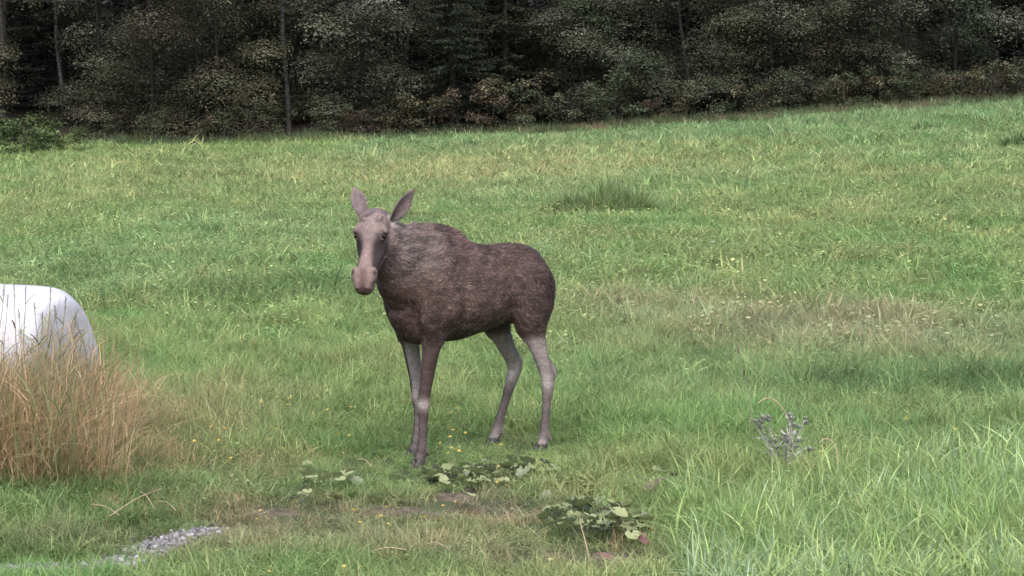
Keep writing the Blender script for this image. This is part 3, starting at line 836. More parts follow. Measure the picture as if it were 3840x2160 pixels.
flow[:, 2] += fn_ * 2.0; flow[:, 0] += (fbm(P[:, 0] * 7 + 40, P[:, 2] * 7 + P[:, 1] * 6, 2) - .5) * .7
flow += rng.normal(0, .16, flow.shape)
flow -= Nn * (flow * Nn).sum(1)[:, None]; flow /= np.linalg.norm(flow, axis=1)[:, None] + 1e-6
Lh = rng.uniform(.014, .028, NH)
Lh[(P[:, 2] > 1.45) & ~onhead] *= 1.5; Lh[(P[:, 2] > 1.45) & (P[:, 0] > -.3) & ~onhead] *= 1.35
Lh[onleg] *= .42; Lh[onhead] *= .36; Lh[(P[:, 2] > 1.755) & (P[:, 0] > .18)] *= .4
lift = rng.uniform(.08, .30, NH)[:, None]
sdv = np.cross(Nn, flow)
wd = rng.uniform(.0010, .0022, NH)[:, None] * np.where(onhead | onleg, .8, 1.0)[:, None]
b0_, b1_ = P - sdv * wd + Nn * .0005, P + sdv * wd + Nn * .0005
m_ = P + flow * (Lh * .55)[:, None] + Nn * (Lh[:, None] * lift * .75)
m0, m1 = m_ - sdv * wd * .8, m_ + sdv * wd * .8
tp_ = P + flow * Lh[:, None] + Nn * (Lh[:, None] * lift)
HV = np.stack([b0_, b1_, m1, m0, tp_], 1).reshape(-1, 3)
base = np.arange(NH)[:, None] * 5
HF = np.concatenate([base + np.array([[0, 1, 2]]), base + np.array([[0, 2, 3]]), base + np.array([[3, 2, 4]])], 0)
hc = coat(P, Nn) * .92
patch = np.exp((fbm(P[:, 0] * 14 + 2 + P[:, 2] * 6, P[:, 2] * 34 + P[:, 1] * 16, 3) - .5).clip(-.25, .22) * 1.9)
k = np.where(onhead, np.exp(rng.normal(0, .13, NH)), np.exp(rng.normal(0, .33, NH)) * patch)
gr = (rng.random(NH) < .14) & ~onleg & ~onhead
k[gr] *= 1.9
hc = hc * k[:, None]; hc[gr] = hc[gr] * .8 + np.array([.05, .045, .045])
hme = fast_mesh('fur', HV, HF, 3)
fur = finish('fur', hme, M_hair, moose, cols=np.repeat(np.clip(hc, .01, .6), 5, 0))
fur['kind'] = 'stuff'
# eyes, hooves
M_eye, nt, p, out = new_mat('eye'); p.inputs['Base Color'].default_value = (.012, .008, .007, 1); p.inputs['Roughness'].default_value = .3; p.inputs['Specular IOR Level'].default_value = .2
M_hoof = flat_mat('hoof_horn', (.035, .03, .03), (.075, .065, .062), 20, .5)
for s in (-1, 1):
    bm = bmesh.new(); bmesh.ops.create_uvsphere(bm, u_segments=18, v_segments=12, radius=.018)
    me = bpy.data.meshes.new('eye'); bm.to_mesh(me); bm.free()
    o = finish('eye', me, M_eye, moose, smooth=True); o.location = head_pt(.305, s * .097, .038)
for (x, y) in ((.300, .20), (.036, -.17), (-.797, .26), (-.734, -.19)):
    for s in (-1, 1):
        V, F = loft([(x - .035, y + s * .018, .072, .015, .016, 0), (x - .012, y + s * .020, .055, .020, .036, 0), (x + .012, y + s * .021, .034, .021, .034, 0), (x + .042, y + s * .018, .016, .014, .018, 0), (x + .062, y + s * .012, .006, .006, .008, 0)], YAX, 14, 3)
        mesh_obj('hoof', V, F, M_hoof, moose, smooth=True)

# ------------------------------------------------------------------ wrapped bale
M_wrap, nt, p, out = new_mat('bale_wrap')
n1 = noise(nt, 2.2, 6, 0.6); n2 = noise(nt, 14, 4, 0.6)
r1 = ramp(nt, [(0.3, (0.46, 0.465, 0.535)), (0.7, (0.55, 0.55, 0.61))]); nt.links.new(n1.outputs['Fac'], r1.inputs['Fac'])
nt.links.new(r1.outputs['Color'], p.inputs['Base Color'])
p.inputs['Roughness'].default_value = 0.38
b = N(nt, 'ShaderNodeBump'); b.inputs['Strength'].default_value = 0.55; b.inputs['Distance'].default_value = 0.04
mx = N(nt, 'ShaderNodeMath', operation='ADD'); nt.links.new(n1.outputs['Fac'], mx.inputs[0])
wv = N(nt, 'ShaderNodeTexWave', wave_type='BANDS', bands_direction='X'); wv.inputs['Scale'].default_value = 3.0; wv.inputs['Distortion'].default_value = 2.0
tc = N(nt, 'ShaderNodeTexCoord'); nt.links.new(tc.outputs['Object'], wv.inputs['Vector'])
ml = N(nt, 'ShaderNodeMath', operation='MULTIPLY'); ml.inputs[1].default_value = 0.25; nt.links.new(wv.outputs['Fac'], ml.inputs[0])
nt.links.new(ml.outputs[0], mx.inputs[1]); nt.links.new(mx.outputs[0], b.inputs['Height']); nt.links.new(b.outputs['Normal'], p.inputs['Normal'])
def bale(loc, rz):
    RB, LB = 0.63, 1.22
    prof = [(-LB / 2 - .012, .0), (-LB / 2 - .01, .20), (-LB / 2, .42), (-LB / 2 + .035, .52), (-LB / 2 + .10, .58), (-LB / 2 + .2, RB), (-.2, RB + .008), (.2, RB + .008), (LB / 2 - .16, RB), (LB / 2 - .075, .59), (LB / 2 - .02, .53), (LB / 2, .44), (LB / 2 + .01, .20), (LB / 2 + .012, 0)]
    prof = catmull(prof, 4)
    NV = 72; V, F = [], []
    for (x, r) in prof:
        for j in range(NV):
            a = 2 * math.pi * j / NV
            k = 1 + (.010 * math.sin(3 * a + 2) + .004 * math.sin(5 * a + x * 4)) * min(1, r / .5)
            xx = x + (.006 * math.sin(5 * a + 1) * (.3 < r < .56))
            zz = math.sin(a) * max(r, 0) * k
            zz = max(zz, -RB * .90)                          # settled flat on the ground
            V.append((xx, math.cos(a) * max(r, 0) * k, zz + RB * .90))
    m = len(prof)
    for i in range(m - 1):
        for j in range(NV): F.append((i * NV + j, (i + 1) * NV + j, (i + 1) * NV + (j + 1) % NV, i * NV + (j + 1) % NV))
    o = mesh_obj('hay_bale', V, F, M_wrap, None, smooth=True)
    bm = bmesh.new(); bm.from_mesh(o.data); bmesh.ops.remove_doubles(bm, verts=bm.verts, dist=.0005); bmesh.ops.recalc_face_normals(bm, faces=bm.faces); bm.to_mesh(o.data); bm.free()
    o.location = loc; o.rotation_euler = (0, 0, rz)
    return tag(o, 'round bale wrapped in white plastic behind tall dry grass', 'bale')
g = ground_at(-4, 442)
bale((g.x, g.y, g.z - .01), R(-20))

# ------------------------------------------------------------------ forest
def tube(path, radii, n=7):
    """tapered tube along a path as verts, quads"""
    path = np.asarray(path, dtype=float); t = np.gradient(path, axis=0); t /= np.linalg.norm(t, axis=1)[:, None] + 1e-9
    ref = np.array([1.0, 0.13, 0.07]); V = []
    for i in range(len(path)):
        l = np.cross(t[i], ref); l /= np.linalg.norm(l) + 1e-9; u = np.cross(t[i], l)
        a = np.linspace(0, 2 * np.pi, n, endpoint=False)
        V.append(path[i] + radii[i] * (np.outer(np.cos(a), l) + np.outer(np.sin(a), u)))
    F = [[i * n + j, i * n + (j + 1) % n, (i + 1) * n + (j + 1) % n, (i + 1) * n + j] for i in range(len(path) - 1) for j in range(n)]
    return np.concatenate(V), np.array(F)
def merge(parts):
    V, F, o = [], [], 0
    for v, f in parts:
        V.append(v); F.append(f + o); o += len(v)
    return np.concatenate(V), np.concatenate(F)
def leaf_quads(r, ctr, size, updir, narrow=0.55):
    """one rhombic leaf per centre; normals loosely follow updir"""
    n = len(ctr)
    nr = updir + r.normal(0, .28, (n, 3)); nr /= np.linalg.norm(nr, axis=1)[:, None]
    d = r.normal(0, 1, (n, 3)); d -= nr * (d * nr).sum(1)[:, None]; d /= np.linalg.norm(d, axis=1)[:, None]
    e = np.cross(nr, d); s = (size * r.uniform(.6, 1.35, n))[:, None]
    V = np.stack([ctr - d * s * .5, ctr + e * s * .5 * narrow + nr * s * .06, ctr + d * s * .5, ctr - e * s * .5 * narrow + nr * s * .06], 1)
    return V.reshape(-1, 3), np.arange(4 * n).reshape(-1, 4)
def broadleaf(seed, H, base, rad, ncl, lps, leaf, col, col2, trunk_r=.09, bark=None, flare=1.0, zfull=5.5, low=1.15, cl=.40, dome=.5, sh_=.45):
    """trunk + limbs mesh and a crown mesh of leaf clumps"""
    r = np.random.default_rng(seed)
    lean = r.normal(0, .04, 2); k = 9
    zz = np.linspace(-.15, H, k)
    path = np.stack([lean[0] * zz + .16 * np.sin(zz * .9 + r.uniform(0, 6)), lean[1] * zz + .10 * np.sin(zz * .7 + r.uniform(0, 6)), zz], -1)
    wood = [tube(path, trunk_r * (1.08 - np.linspace(0, 1, k) * .95), 8)]
    cc, cw = [], []
    nl = max(6, ncl // 4)
    for i in range(nl):
        f = (i + r.random()) / nl
        z0 = base + (H - base) * f ** low * .95
        p0 = np.array([np.interp(z0, zz, path[:, 0]), np.interp(z0, zz, path[:, 1]), z0])
        az = r.uniform(0, 2 * np.pi)
        prof = max(.25, math.sin(math.pi * min(1, .12 + .7 * (1 - (z0 - base) / (H - base)))) ** .6) * (1 if f > .12 else .75 * flare)
        L = rad * prof * r.uniform(.7, 1.12)
        up = r.uniform(.15, .75) * (1 if f > .25 else .25)
        s = np.linspace(0, 1, 5)
        lp = p0 + np.outer(s * L, [math.cos(az), math.sin(az), up]) + np.outer(s ** 2, [0, 0, -.25 * L])
        wood.append(tube(lp, trunk_r * .38 * (1 - .85 * s) * (1 - .5 * f), 5))
        for j in range(4):
            q = p0 + (lp[-1] - p0) * r.uniform(.45, 1.08) + r.normal(0, .22 * rad * .6, 3) * np.array([1, 1, .7])
            cc.append(q); cw.append(r.uniform(.7, 1.25))
            tw = np.array([lp[2], (lp[2] + q) / 2 + r.normal(0, .05, 3), q]); wood.append(tube(tw, [.014, .010, .005], 4))
    cc = np.array(cc); cc[:, 2] = np.maximum(cc[:, 2], .15)
    LV, LC = [], []
    for q, w in zip(cc, cw):
        big = 1.0 if q[2] < zfull else 2.1
        n = int(lps * w / big ** 2)
        rr = cl * w * (rad / 1.9) ** .5
        d = r.normal(0, 1, (n, 3)); d /= np.linalg.norm(d, axis=1)[:, None]
        d[:, 2] = np.where(r.random(n) < dome, np.abs(d[:, 2]), d[:, 2])
        pos = q + d * (r.random(n) ** sh_)[:, None] * rr * np.array([1.15, 1.15, .8]) * (1 + .22 * np.sin(d[:, :1] * 5 + q[0] * 9) * np.cos(d[:, 1:2] * 6 + q[2] * 7))
        pos[:, 2] = np.maximum(pos[:, 2], .04)
        up = np.array([0, 0, .75]) + d * .5
        v, f = leaf_quads(r, pos, leaf * big, up); LV.append(v)
        mixw = np.clip(r.normal(.5, .3), 0, 1)
        c = np.array(col) * (1 - mixw) + np.array(col2) * mixw
        c = c * math.exp(r.normal(-.05, .45)) * np.exp(r.normal(0, .10, n))[:, None]
        LC.append(np.repeat(c, 4, 0))
    V = np.concatenate(LV); F = np.arange(len(V)).reshape(-1, 4)
    wv, wf = merge(wood)
    return fast_mesh('trunk', wv, wf, 4), fast_mesh('crown', V, F, 4), np.concatenate(LC)
def spruce(seed, H, rad, col, col2, base=.3, step=.28, dens=1.0):
    r = np.random.default_rng(seed)
    zz = np.linspace(-.15, H, 8); path = np.stack([.03 * np.sin(zz), .03 * np.cos(zz * 1.3), zz], -1)
    wood = [tube(path, .13 * (H / 9) * (1.05 - np.linspace(0, 1, 8)), 8)]
    LV, LC = [], []
    z = base
    while z < H - .2:
        L0 = rad * (1 - z / H) ** .8 * (.65 + .35 * min(1, z / 1.0))
        fine = 1.0 if z < 6 else 1.8
        for i in range(r.integers(5, 8)):
            az = r.uniform(0, 6.28); L = L0 * r.uniform(.75, 1.15)
            s = np.linspace(0, 1, 5)
            bp = np.array([0, 0, z + r.uniform(-.1, .1)]) + np.outer(s * L, [math.cos(az), math.sin(az), 0]) + np.outer(-.28 * L * s + .16 * L * s * s, [0, 0, 1])
            wood.append(tube(bp, .018 * (1 - .8 * s), 4))
            n = int(95 * L * dens / fine ** 2) + 4
            t = r.random(n) ** .7
            ctr = np.stack([np.interp(t, s, bp[:, k]) for k in range(3)], -1)
            side = np.array([-math.sin(az), math.cos(az), 0])
            ctr += np.outer(r.normal(0, .16, n) * (1.1 - t * .6) * L0 ** .5, side) + np.stack([0 * t, 0 * t, -np.abs(r.normal(0, .06, n))], -1)
            v, f = leaf_quads(r, ctr, .15 * fine, np.array([0, 0, .9]), .28); LV.append(v)
            m = r.random(n)[:, None] * .6 + t[:, None] * .4
            LC.append(np.repeat((np.array(col) * (1 - m) + np.array(col2) * m) * np.exp(r.normal(0, .2, n))[:, None], 4, 0))
        z += step * (1 if z < 5 else 1.5)
    V = np.concatenate(LV); F = np.arange(len(V)).reshape(-1, 4); wv, wf = merge(wood)
    return fast_mesh('trunk', wv, wf, 4), fast_mesh('crown', V, F, 4), np.concatenate(LC)

KINDS = {}
def kind_of(key, made, bark):
    t, c, cols = made
    t.materials.append(bark); t.polygons.foreach_set('use_smooth', np.ones(len(t.polygons), dtype=bool))
    set_col(c, cols); c.materials.append(M_leaf)
    KINDS[key] = (t, c)
OL, GY, BR, YE, DG, GN = (.070, .078, .048), (.098, .104, .084), (.080, .072, .054), (.115, .114, .060), (.040, .054, .042), (.072, .098, .054)
for i in range(3): kind_of(f'olive{i}', broadleaf(100 + i, 8.5 - i * .7, .25, 2.0, 68, 560, .074, OL, BR, .06, low=1.9, cl=.62, dome=.75, sh_=.25), M_bark)
for i in range(3): kind_of(f'grey{i}', broadleaf(120 + i, 9.0 - i * .6, .5, 2.1, 68, 560, .074, GY, OL, .06, low=1.8, cl=.62, dome=.75, sh_=.25), M_bark)
for i in range(2): kind_of(f'green{i}', broadleaf(130 + i, 8.0, .3, 1.9, 64, 560, .074, GN, GY, .06, low=1.8, cl=.60, dome=.75, sh_=.25), M_bark)
for i in range(2): kind_of(f'back{i}', broadleaf(140 + i, 14.0, .8, 3.0, 96, 70, .17, (.050, .054, .046), (.062, .060, .052), .12, zfull=7, low=1.5, cl=.6), M_bark)
for i in range(2): kind_of(f'birch{i}', broadleaf(150 + i, 12.0, 3.6, 2.0, 52, 60, .12, OL, GY, .075, zfull=5), M_birch)
for i in range(2): kind_of(f'spruce{i}', spruce(160 + i, 9.5 - i, 2.0, DG, (.050, .060, .038)), M_bark)
kind_of('backspruce', spruce(170, 15, 2.8, (.032, .040, .036), (.048, .054, .048), .6, .42, .55), M_bark)
for i in range(2): kind_of(f'shrub{i}', broadleaf(180 + i, 1.5, .12, .95, 30, 75, .085, OL, GN, .022, flare=1.3), M_bark)
for i in range(2): kind_of(f'yshrub{i}', broadleaf(185 + i, 1.35, .12, .9, 26, 70, .085, YE, BR, .02, flare=1.3), M_bark)
kind_of('rshrub', broadleaf(188, 1.2, .12, .85, 26, 70, .08, (.095, .066, .046), BR, .02, flare=1.3), M_bark)
kind_of('bush', broadleaf(190, .95, .10, 1.25, 44, 90, .10, (.10, .135, .05), (.075, .11, .045), .02, flare=1.5), M_bark)
LBL = {
 'olive': ('broadleaf_tree', 'brownish olive broadleaf tree leafy to the ground at the forest edge', 'tree', 'olive trees along the forest edge'),
 'grey': ('broadleaf_tree', 'grey green broadleaf tree with pale leaf clumps at the forest edge', 'tree', 'grey green trees along the forest edge'),
 'green': ('broadleaf_tree', 'greener leafy tree among the olive trees at the forest edge', 'tree', 'greener trees along the forest edge'),
 'back': ('tall_tree', 'tall dark broadleaf tree standing back inside the forest', 'tree', 'tall trees inside the forest'),
 'birch': ('birch_tree', 'slender birch with a pale bare trunk at the forest edge', 'tree', 'birches with pale trunks'),
 'spruce': ('spruce_tree', 'dark spruce with drooping layered branches at the forest edge', 'tree', 'spruces at the forest edge'),
 'backspruce': ('tall_spruce', 'tall dark spruce deep inside the forest', 'tree', 'tall spruces inside the forest'),
 'shrub': ('shrub', 'low olive green shrub at the foot of the trees', 'shrub', 'green shrubs at the foot of the trees'),
 'yshrub': ('shrub', 'low yellowish shrub at the foot of the trees', 'shrub', 'yellowish shrubs at the foot of the trees'),
 'rshrub': ('shrub', 'low reddish brown shrub at the foot of the trees', 'shrub', 'reddish shrubs at the foot of the trees'),
 'bush': ('bush', 'bright green rounded bush standing out from the dark forest edge', 'bush', 'bright bushes before the forest'),
}
rt = np.random.default_rng(77)
EDGE_THINGS = {}
def plant_tree(key, px, depth, s=1.0, rz=None, bury=0.0):
    x = (px - 512) / FPX * depth; z = float(terrain(x, depth)) - bury
    nm, lb, ct, gr_ = LBL[key.rstrip('0123456789')]
    e = empty(nm, (x, depth, z), rt.uniform(0, 6.28) if rz is None else rz, s)
    tag(e, lb, ct, gr_)
    EDGE_THINGS.setdefault(key.rstrip('0123456789'), []).append((px, e))
    t, c = KINDS[key]
    for n_, me in (('trunk', t), ('crown', c)):
        o = bpy.data.objects.new(n_, me); C.objects.link(o); o.parent = e
# edge trees: spot across the picture and distance in metres
for key, px, d, s in [
  ('olive0', 150, 79.5, .95), ('olive1', 200, 77.6, 1.0), ('grey1', 95, 82.5, .9), ('olive2', 226, 77.2, .9), ('grey0', 362, 78.2, 1.0), ('grey2', 398, 79.6, 1.0), ('olive1', 300, 83, 1.0),
  ('spruce0', 452, 77.6, .85), ('spruce1', 505, 79.5, .9), ('green0', 480, 82, .9), ('olive0', 548, 80.5, .9), ('grey1', 585, 78.8, .85), ('green1', 640, 78.6, .85), ('grey0', 610, 83, 1.0),
  ('grey2', 690, 78.0, 1.0), ('olive2', 735, 79.5, .95), ('grey1', 775, 77.8, .9), ('olive0', 830, 78.5, .95), ('green0', 870, 80.5, 1.0), ('grey0', 905, 78.2, .9), ('green1', 955, 78.6, 1.0), ('olive1', 1065, 80.0, .95),
  ('olive2', -35, 80.5, .9), ('grey0', -85, 79, .95), ('grey2', 1110, 79, .95), ('spruce0', 40, 86, 1.0), ('spruce1', 1010, 87, 1.0), ('birch0', 288, 78.6, 1.0), ('birch1', 9, 82.4, .9), ('birch0', 62, 83.5, .85), ('birch1', 556, 82.5, .95), ('birch0', 722, 84, .9), ('birch1', 1150, 78, 1.0)]:
    plant_tree(key, px, d, s)
for row, (d0, step) in enumerate([(85.5, 62), (90, 62), (96, 62), (104, 64)]):
    for k in range(22):
        px = -110 + k * step + rt.uniform(-16, 16)
        if px > 1140: continue
        plant_tree('backspruce' if (k + row) % 3 == 0 else f'back{rt.integers(2)}', px, d0 + rt.uniform(-1.6, 1.6), rt.uniform(.85, 1.15))
for key, px, d, s in [
  ('bush', 22, 70.5, .85), ('bush', 62, 71.5, .6), ('bush', -25, 71, .8), ('yshrub0', 405, 76.0, .95), ('yshrub1', 432, 75.8, .9), ('rshrub', 462, 76.2, .95), ('rshrub', 492, 75.9, .8), ('yshrub1', 503, 77.2, 1.25), ('shrub0', 530, 76.3, .8),
  ('shrub1', 590, 76.0, .8), ('shrub0', 618, 76.4, 1.0), ('rshrub', 655, 75.8, .55), ('yshrub0', 690, 76.2, .7), ('shrub0', 715, 76.0, .8), ('yshrub1', 745, 76.2, .8), ('shrub1', 790, 75.8, .75), ('yshrub0', 822, 76, .8), ('shrub0', 850, 75.8, .75), ('yshrub1', 878, 76.2, .8), ('shrub1', 902, 75.8, .7),
  ('yshrub0', 930, 76, .75), ('yshrub1', 962, 75.6, .8), ('yshrub0', 992, 75.8, .9), ('shrub0', 1020, 76, .8), ('yshrub1', 1050, 76, .9), ('shrub1', 330, 76.2, .7), ('rshrub', 360, 76, .6), ('shrub0', 240, 76, .7), ('rshrub', 205, 76.2, .6), ('shrub1', 280, 76.3, .6), ('shrub0', 160, 76.6, .6), ('shrub1', 110, 77, .5)]:
    plant_tree(key, px, d, s, bury=.02)

ORD = ['first', 'second', 'third', 'fourth', 'fifth', 'sixth', 'seventh', 'eighth', 'ninth', 'tenth', 'eleventh', 'twelfth', 'thirteenth', 'fourteenth']
SHORT = {'olive': 'brownish olive tree leafy to the ground', 'grey': 'grey green tree with pale leaf clumps', 'green': 'greener leafy tree', 'spruce': 'dark spruce with drooping layered branches', 'birch': 'slender birch with a pale bare trunk',
         'shrub': 'low olive green shrub below the trees', 'yshrub': 'low yellowish shrub below the trees', 'rshrub': 'low reddish brown shrub below the trees'}
for key, txt in SHORT.items():
    k = 0
    for px, e in sorted(EDGE_THINGS.get(key, []), key=lambda q: q[0]):
        if px < 22: continue
        e['label'] = f'{txt}, {ORD[k]} from the bright bushes'; k += 1
    for px, e in EDGE_THINGS.get(key, []):
        if px < 22: e['label'] = txt + (' close behind the bright bushes' if px > 0 else ' on the outer side of the bright bushes')
for e, txt in zip([q[1] for q in sorted(EDGE_THINGS['bush'], key=lambda q: q[0])], ['bright green bush at the outer end of its row', 'largest bright green rounded bush before the dark forest edge', 'smallest bright green bush of the row before the forest']):
    e['label'] = txt

# ------------------------------------------------------------------ rough grass along the forest edge
def edge_grass(name, n, x0, x1, dy0, dy1, h0, h1, cols, seed):
    r = np.random.default_rng(seed)
    x = r.uniform(x0, x1, n); y = EDGE(x) + r.uniform(dy0, dy1, n)
    c = np.array(cols)[r.integers(0, len(cols), n)] * np.exp(r.normal(0, .2, n))[:, None]
    h = r.uniform(h0, h1, n)
    scatter(name, 'far', np.stack([x, y, terrain(x, y)], -1), np.stack([h * .6, h * .6, h], -1), c, r.normal(0, .12, (n, 2)))
edge_grass('edge_grass', 900, -19, 19, -.6, 1.6, .25, .55, [(.11, .15, .075), (.13, .155, .075), (.10, .13, .075)], 61)
edge_grass('dry_edge_grass', 330, .2, 12.0, -.4, 1.0, .20, .42, [(.25, .18, .13), (.24, .19, .13), (.22, .19, .12), (.28, .22, .15)], 62)

# ------------------------------------------------------------------ dark tussocks in the meadow
M_blade = leafy_mat('blade', 'col', trans=0.3, rough=0.45, spec=0.35)
def tussock(px, py, rx, ry, h, n, col, label, group=None, seed=1, wid=.012):
    r = np.random.default_rng(seed)
    g = ground_at(px, py)
    parts = []
    V, F, B = blades(r, n, 1.0, wid / h, .5, 4)
    per = len(V) // n
    V = V.reshape(n, per, 3)
    root = V[:, 0, :2].copy(); rr = np.hypot(root[:, 0], root[:, 1])
    V[:, :, :2] = (V[:, :, :2] - root[:, None]) * h + (root * np.array([rx, ry]))[:, None]
    V[:, :, 2] *= (h * (1.12 - .8 * rr ** 2.2) * (.62 + .6 * vnoise(root[:, 0] * 3 + seed, root[:, 1] * 3)))[:, None]
    c = np.array(col) * np.exp(r.normal(0, .32, n) + .5 * (vnoise(root[:, 0] * 4 + seed, root[:, 1] * 4) - .5))[:, None]
    c[r.random(n) < .14] *= np.array([1.9, 1.35, 1.5])
    o = finish('grass_tussock', fast_mesh('grass_tussock', V.reshape(-1, 3), F, 4), M_blade, cols=np.repeat(c, per, 0), smooth=True)
    o.location = g
    return tag(o, label, 'grass tussock', group)
tussock(603, 216, .90, .6, .74, 4600, (.185, .265, .115), 'large dark green grass tussock in the meadow behind the moose', seed=5, wid=.015)
tussock(38, 154, .75, .6, .40, 700, (.09, .15, .06), 'dark grass tussock below the bright bush at the forest edge', seed=6, wid=.03)
tussock(1016, 150, .5, .5, .42, 600, (.08, .145, .055), 'dark grass tussock on the rising slope near the forest', 'tussocks on the slope', seed=7, wid=.03)
tussock(960, 206, .55, .4, .20, 500, (.10, .165, .06), 'low dark grass tussock in the pale meadow below the slope', seed=8, wid=.02)
tussock(930, 132, .5, .5, .30, 350, (.09, .15, .065), 'dark grass tussock on the rising slope near the forest', 'tussocks on the slope', seed=9, wid=.03)

M_soil = flat_mat('bare_soil', (.055, .045, .033), (.16, .135, .098), 14, .95, .8, bscale=50)
for (X, Y, rx_, ry_) in SOIL:
    c0 = G(X, Y); V, F = [(c0.x, c0.y, float(terrain(c0.x, c0.y)) + .012)], []
    for ri in (.35, .7, 1.0):
        for j in range(20):
            a_ = j * math.pi / 10; k_ = ri * (1 + .18 * math.sin(3 * a_ + X) + .12 * math.sin(5 * a_ + Y))
            x, y = c0.x + math.cos(a_) * rx_ * k_, c0.y + math.sin(a_) * ry_ * k_
            V.append((x, y, float(terrain(x, y)) + (.012 + .008 * math.sin(7 * a_ + ri * 9) if ri < .9 else -.004)))
    for j in range(20): F.append((0, 1 + j, 1 + (j + 1) % 20))
    for ri in range(2):
        for j in range(20): F.append((1 + ri * 20 + j, 21 + ri * 20 + j, 21 + ri * 20 + (j + 1) % 20, 1 + ri * 20 + (j + 1) % 20))
    mesh_obj('bare_soil', V, F, M_soil, smooth=True)['kind'] = 'structure'

# ------------------------------------------------------------------ broad-leaved plants at the trodden edge
M_leafy2, nt, p, out = new_mat('broad_leaf_blade')
a = N(nt, 'ShaderNodeAttribute', attribute_name='col'); n1 = noise(nt, 25, 4)
r1 = ramp(nt, [(.3, (.75, .75, .72)), (.7, (1.2, 1.2, 1.2))]); nt.links.new(n1.outputs['Fac'], r1.inputs['Fac'])
cc_ = mul_col(nt, a.outputs['Color'], r1.outputs['Color'])
nt.links.new(cc_, p.inputs['Base Color']); p.inputs['Roughness'].default_value = .45
t_ = N(nt, 'ShaderNodeBsdfTranslucent'); nt.links.new(cc_, t_.inputs['Color'])
mx = N(nt, 'ShaderNodeMixShader'); mx.inputs[0].default_value = .2
nt.links.new(p.outputs[0], mx.inputs[1]); nt.links.new(t_.outputs[0], mx.inputs[2]); nt.links.new(mx.outputs[0], out.inputs['Surface'])
def broad_leaf_mesh(seed, col, edge):
    """kidney-shaped lobed blade about 1 across with its notch at the origin, cupped, veins raised"""
    r = np.random.default_rng(seed); K = 22
    V = [(0, 0, 0)]; cols = [np.array(col) * 1.15]
    rings = [.45, .8, 1.0]
    for ri, rad in enumerate(rings):
        for j in range(K):
            a_ = -math.pi * .90 + 2 * math.pi * .90 * j / (K - 1)
            R_ = (.52 + .10 * math.cos(a_)) * (1 + .07 * math.cos(7 * a_ + seed) * (rad > .9) + .04 * r.normal() * (rad > .9))
            x, y = .12 + rad * R_ * math.cos(a_) * 1.0, rad * R_ * math.sin(a_)
            z = .16 * (rad ** 2) * (.6 + .4 * math.sin(a_ * 2 + seed)) + .025 * math.cos(7 * a_) * rad + .02 * r.normal() * rad - .10 * rad ** 3 * (r.random() < .3)
            V.append((x, y, z)); cols.append(np.array(col) * (1 - .3 * rad) + np.array(edge) * .3 * rad)
    F = []
    for j in range(K - 1): F.append((0, 1 + j, 2 + j))
    for ri in range(2):
        for j in range(K - 1):
            o_ = 1 + ri * K + j; F.append((o_, o_ + K, o_ + K + 1, o_ + 1))
    # leaf stalk
    n0 = len(V); pts = [(0, 0, 0), (-.18, 0, -.35), (-.22, 0, -.8), (-.2, 0, -1.3)]
    tv, tf = tube(pts, [.022, .022, .025, .028], 5)
    V += [tuple(v) for v in tv]; F += [tuple(int(i) + n0 for i in f) for f in tf]; cols += [np.array(col) * .9] * len(tv)
    me = bpy.data.meshes.new('leaf'); me.from_pydata(V, [], F); me.update()
    set_col(me, np.array(cols)); me.materials.append(M_leafy2)
    me.polygons.foreach_set('use_smooth', np.ones(len(me.polygons), dtype=bool))
    return me
LEAF = {
 'green': [broad_leaf_mesh(k, (.21, .26, .12), (.25, .28, .14)) for k in (1, 2, 3)],
 'pale': [broad_leaf_mesh(k, (.30, .34, .17), (.35, .35, .20)) for k in (4, 5)],
 'dull': [broad_leaf_mesh(k, (.20, .235, .15), (.24, .26, .18)) for k in (6, 7)],
 'red': [broad_leaf_mesh(k, (.20, .095, .095), (.24, .13, .12)) for k in (8, 9)],
 'brown': [broad_leaf_mesh(10, (.19, .165, .115), (.23, .20, .14))],
}
rp = np.random.default_rng(99)
def leafy_plant(X, Y, n, spread, size, mix_, label, group=None, extra=(), hmax=.17):
    g = G(X, Y)
    e = empty('broad_leaved_plant', g, 0); tag(e, label, 'plant', group)
    items = []
    for k in range(int(n * 2.3)):
        a_ = rp.uniform(0, 6.28); q = spread * math.sqrt(rp.random())
        items.append((math.cos(a_) * q, math.sin(a_) * q * 1.15, rp.choice(mix_), size * rp.uniform(.65, 1.2), hmax * rp.uniform(.55, 1.1) * (1.1 - .5 * q / spread)))
    for (EX, EY, kd, sz, hh) in extra:
        q = G(EX, EY + hh * FPX / g.y * 3.75); items.append((q.x - g.x, q.y - g.y, kd, sz, hh))
    for (x, y, kd, sz, hh) in items:
        o = bpy.data.objects.new('leaf', LEAF[kd][rp.integers(len(LEAF[kd]))]); C.objects.link(o); o.parent = e
        out_ = math.atan2(y, x) + rp.normal(0, .5)
        zz = float(terrain(g.x + x, g.y + y)) - g.z
        o.location = (x, y, zz + hh); sz *= .74; o.scale = (sz, sz, sz)
        o.rotation_euler = (rp.normal(-.35 * math.cos(out_), .30), rp.normal(.12, .28), out_)
GRP = 'broad leaved plants by the trodden strip'
leafy_plant(1690, 1800, 9, .17, .125, ['green', 'pale', 'green', 'dull'], 'leafy plant with round pale leaves at the moose\'s front hoof', extra=[(1640, 1782, 'pale', .16, .07)], hmax=.09)
leafy_plant(1755, 1835, 13, .22, .115, ['green', 'dull', 'pale', 'green'], 'clump of round green leaves beside the bare patch below the moose', GRP, extra=[(1748, 1850, 'pale', .15, .12)])
leafy_plant(1855, 1812, 12, .24, .115, ['green', 'dull', 'green', 'pale'], 'clump of round green leaves beside the bare patch below the moose', GRP)
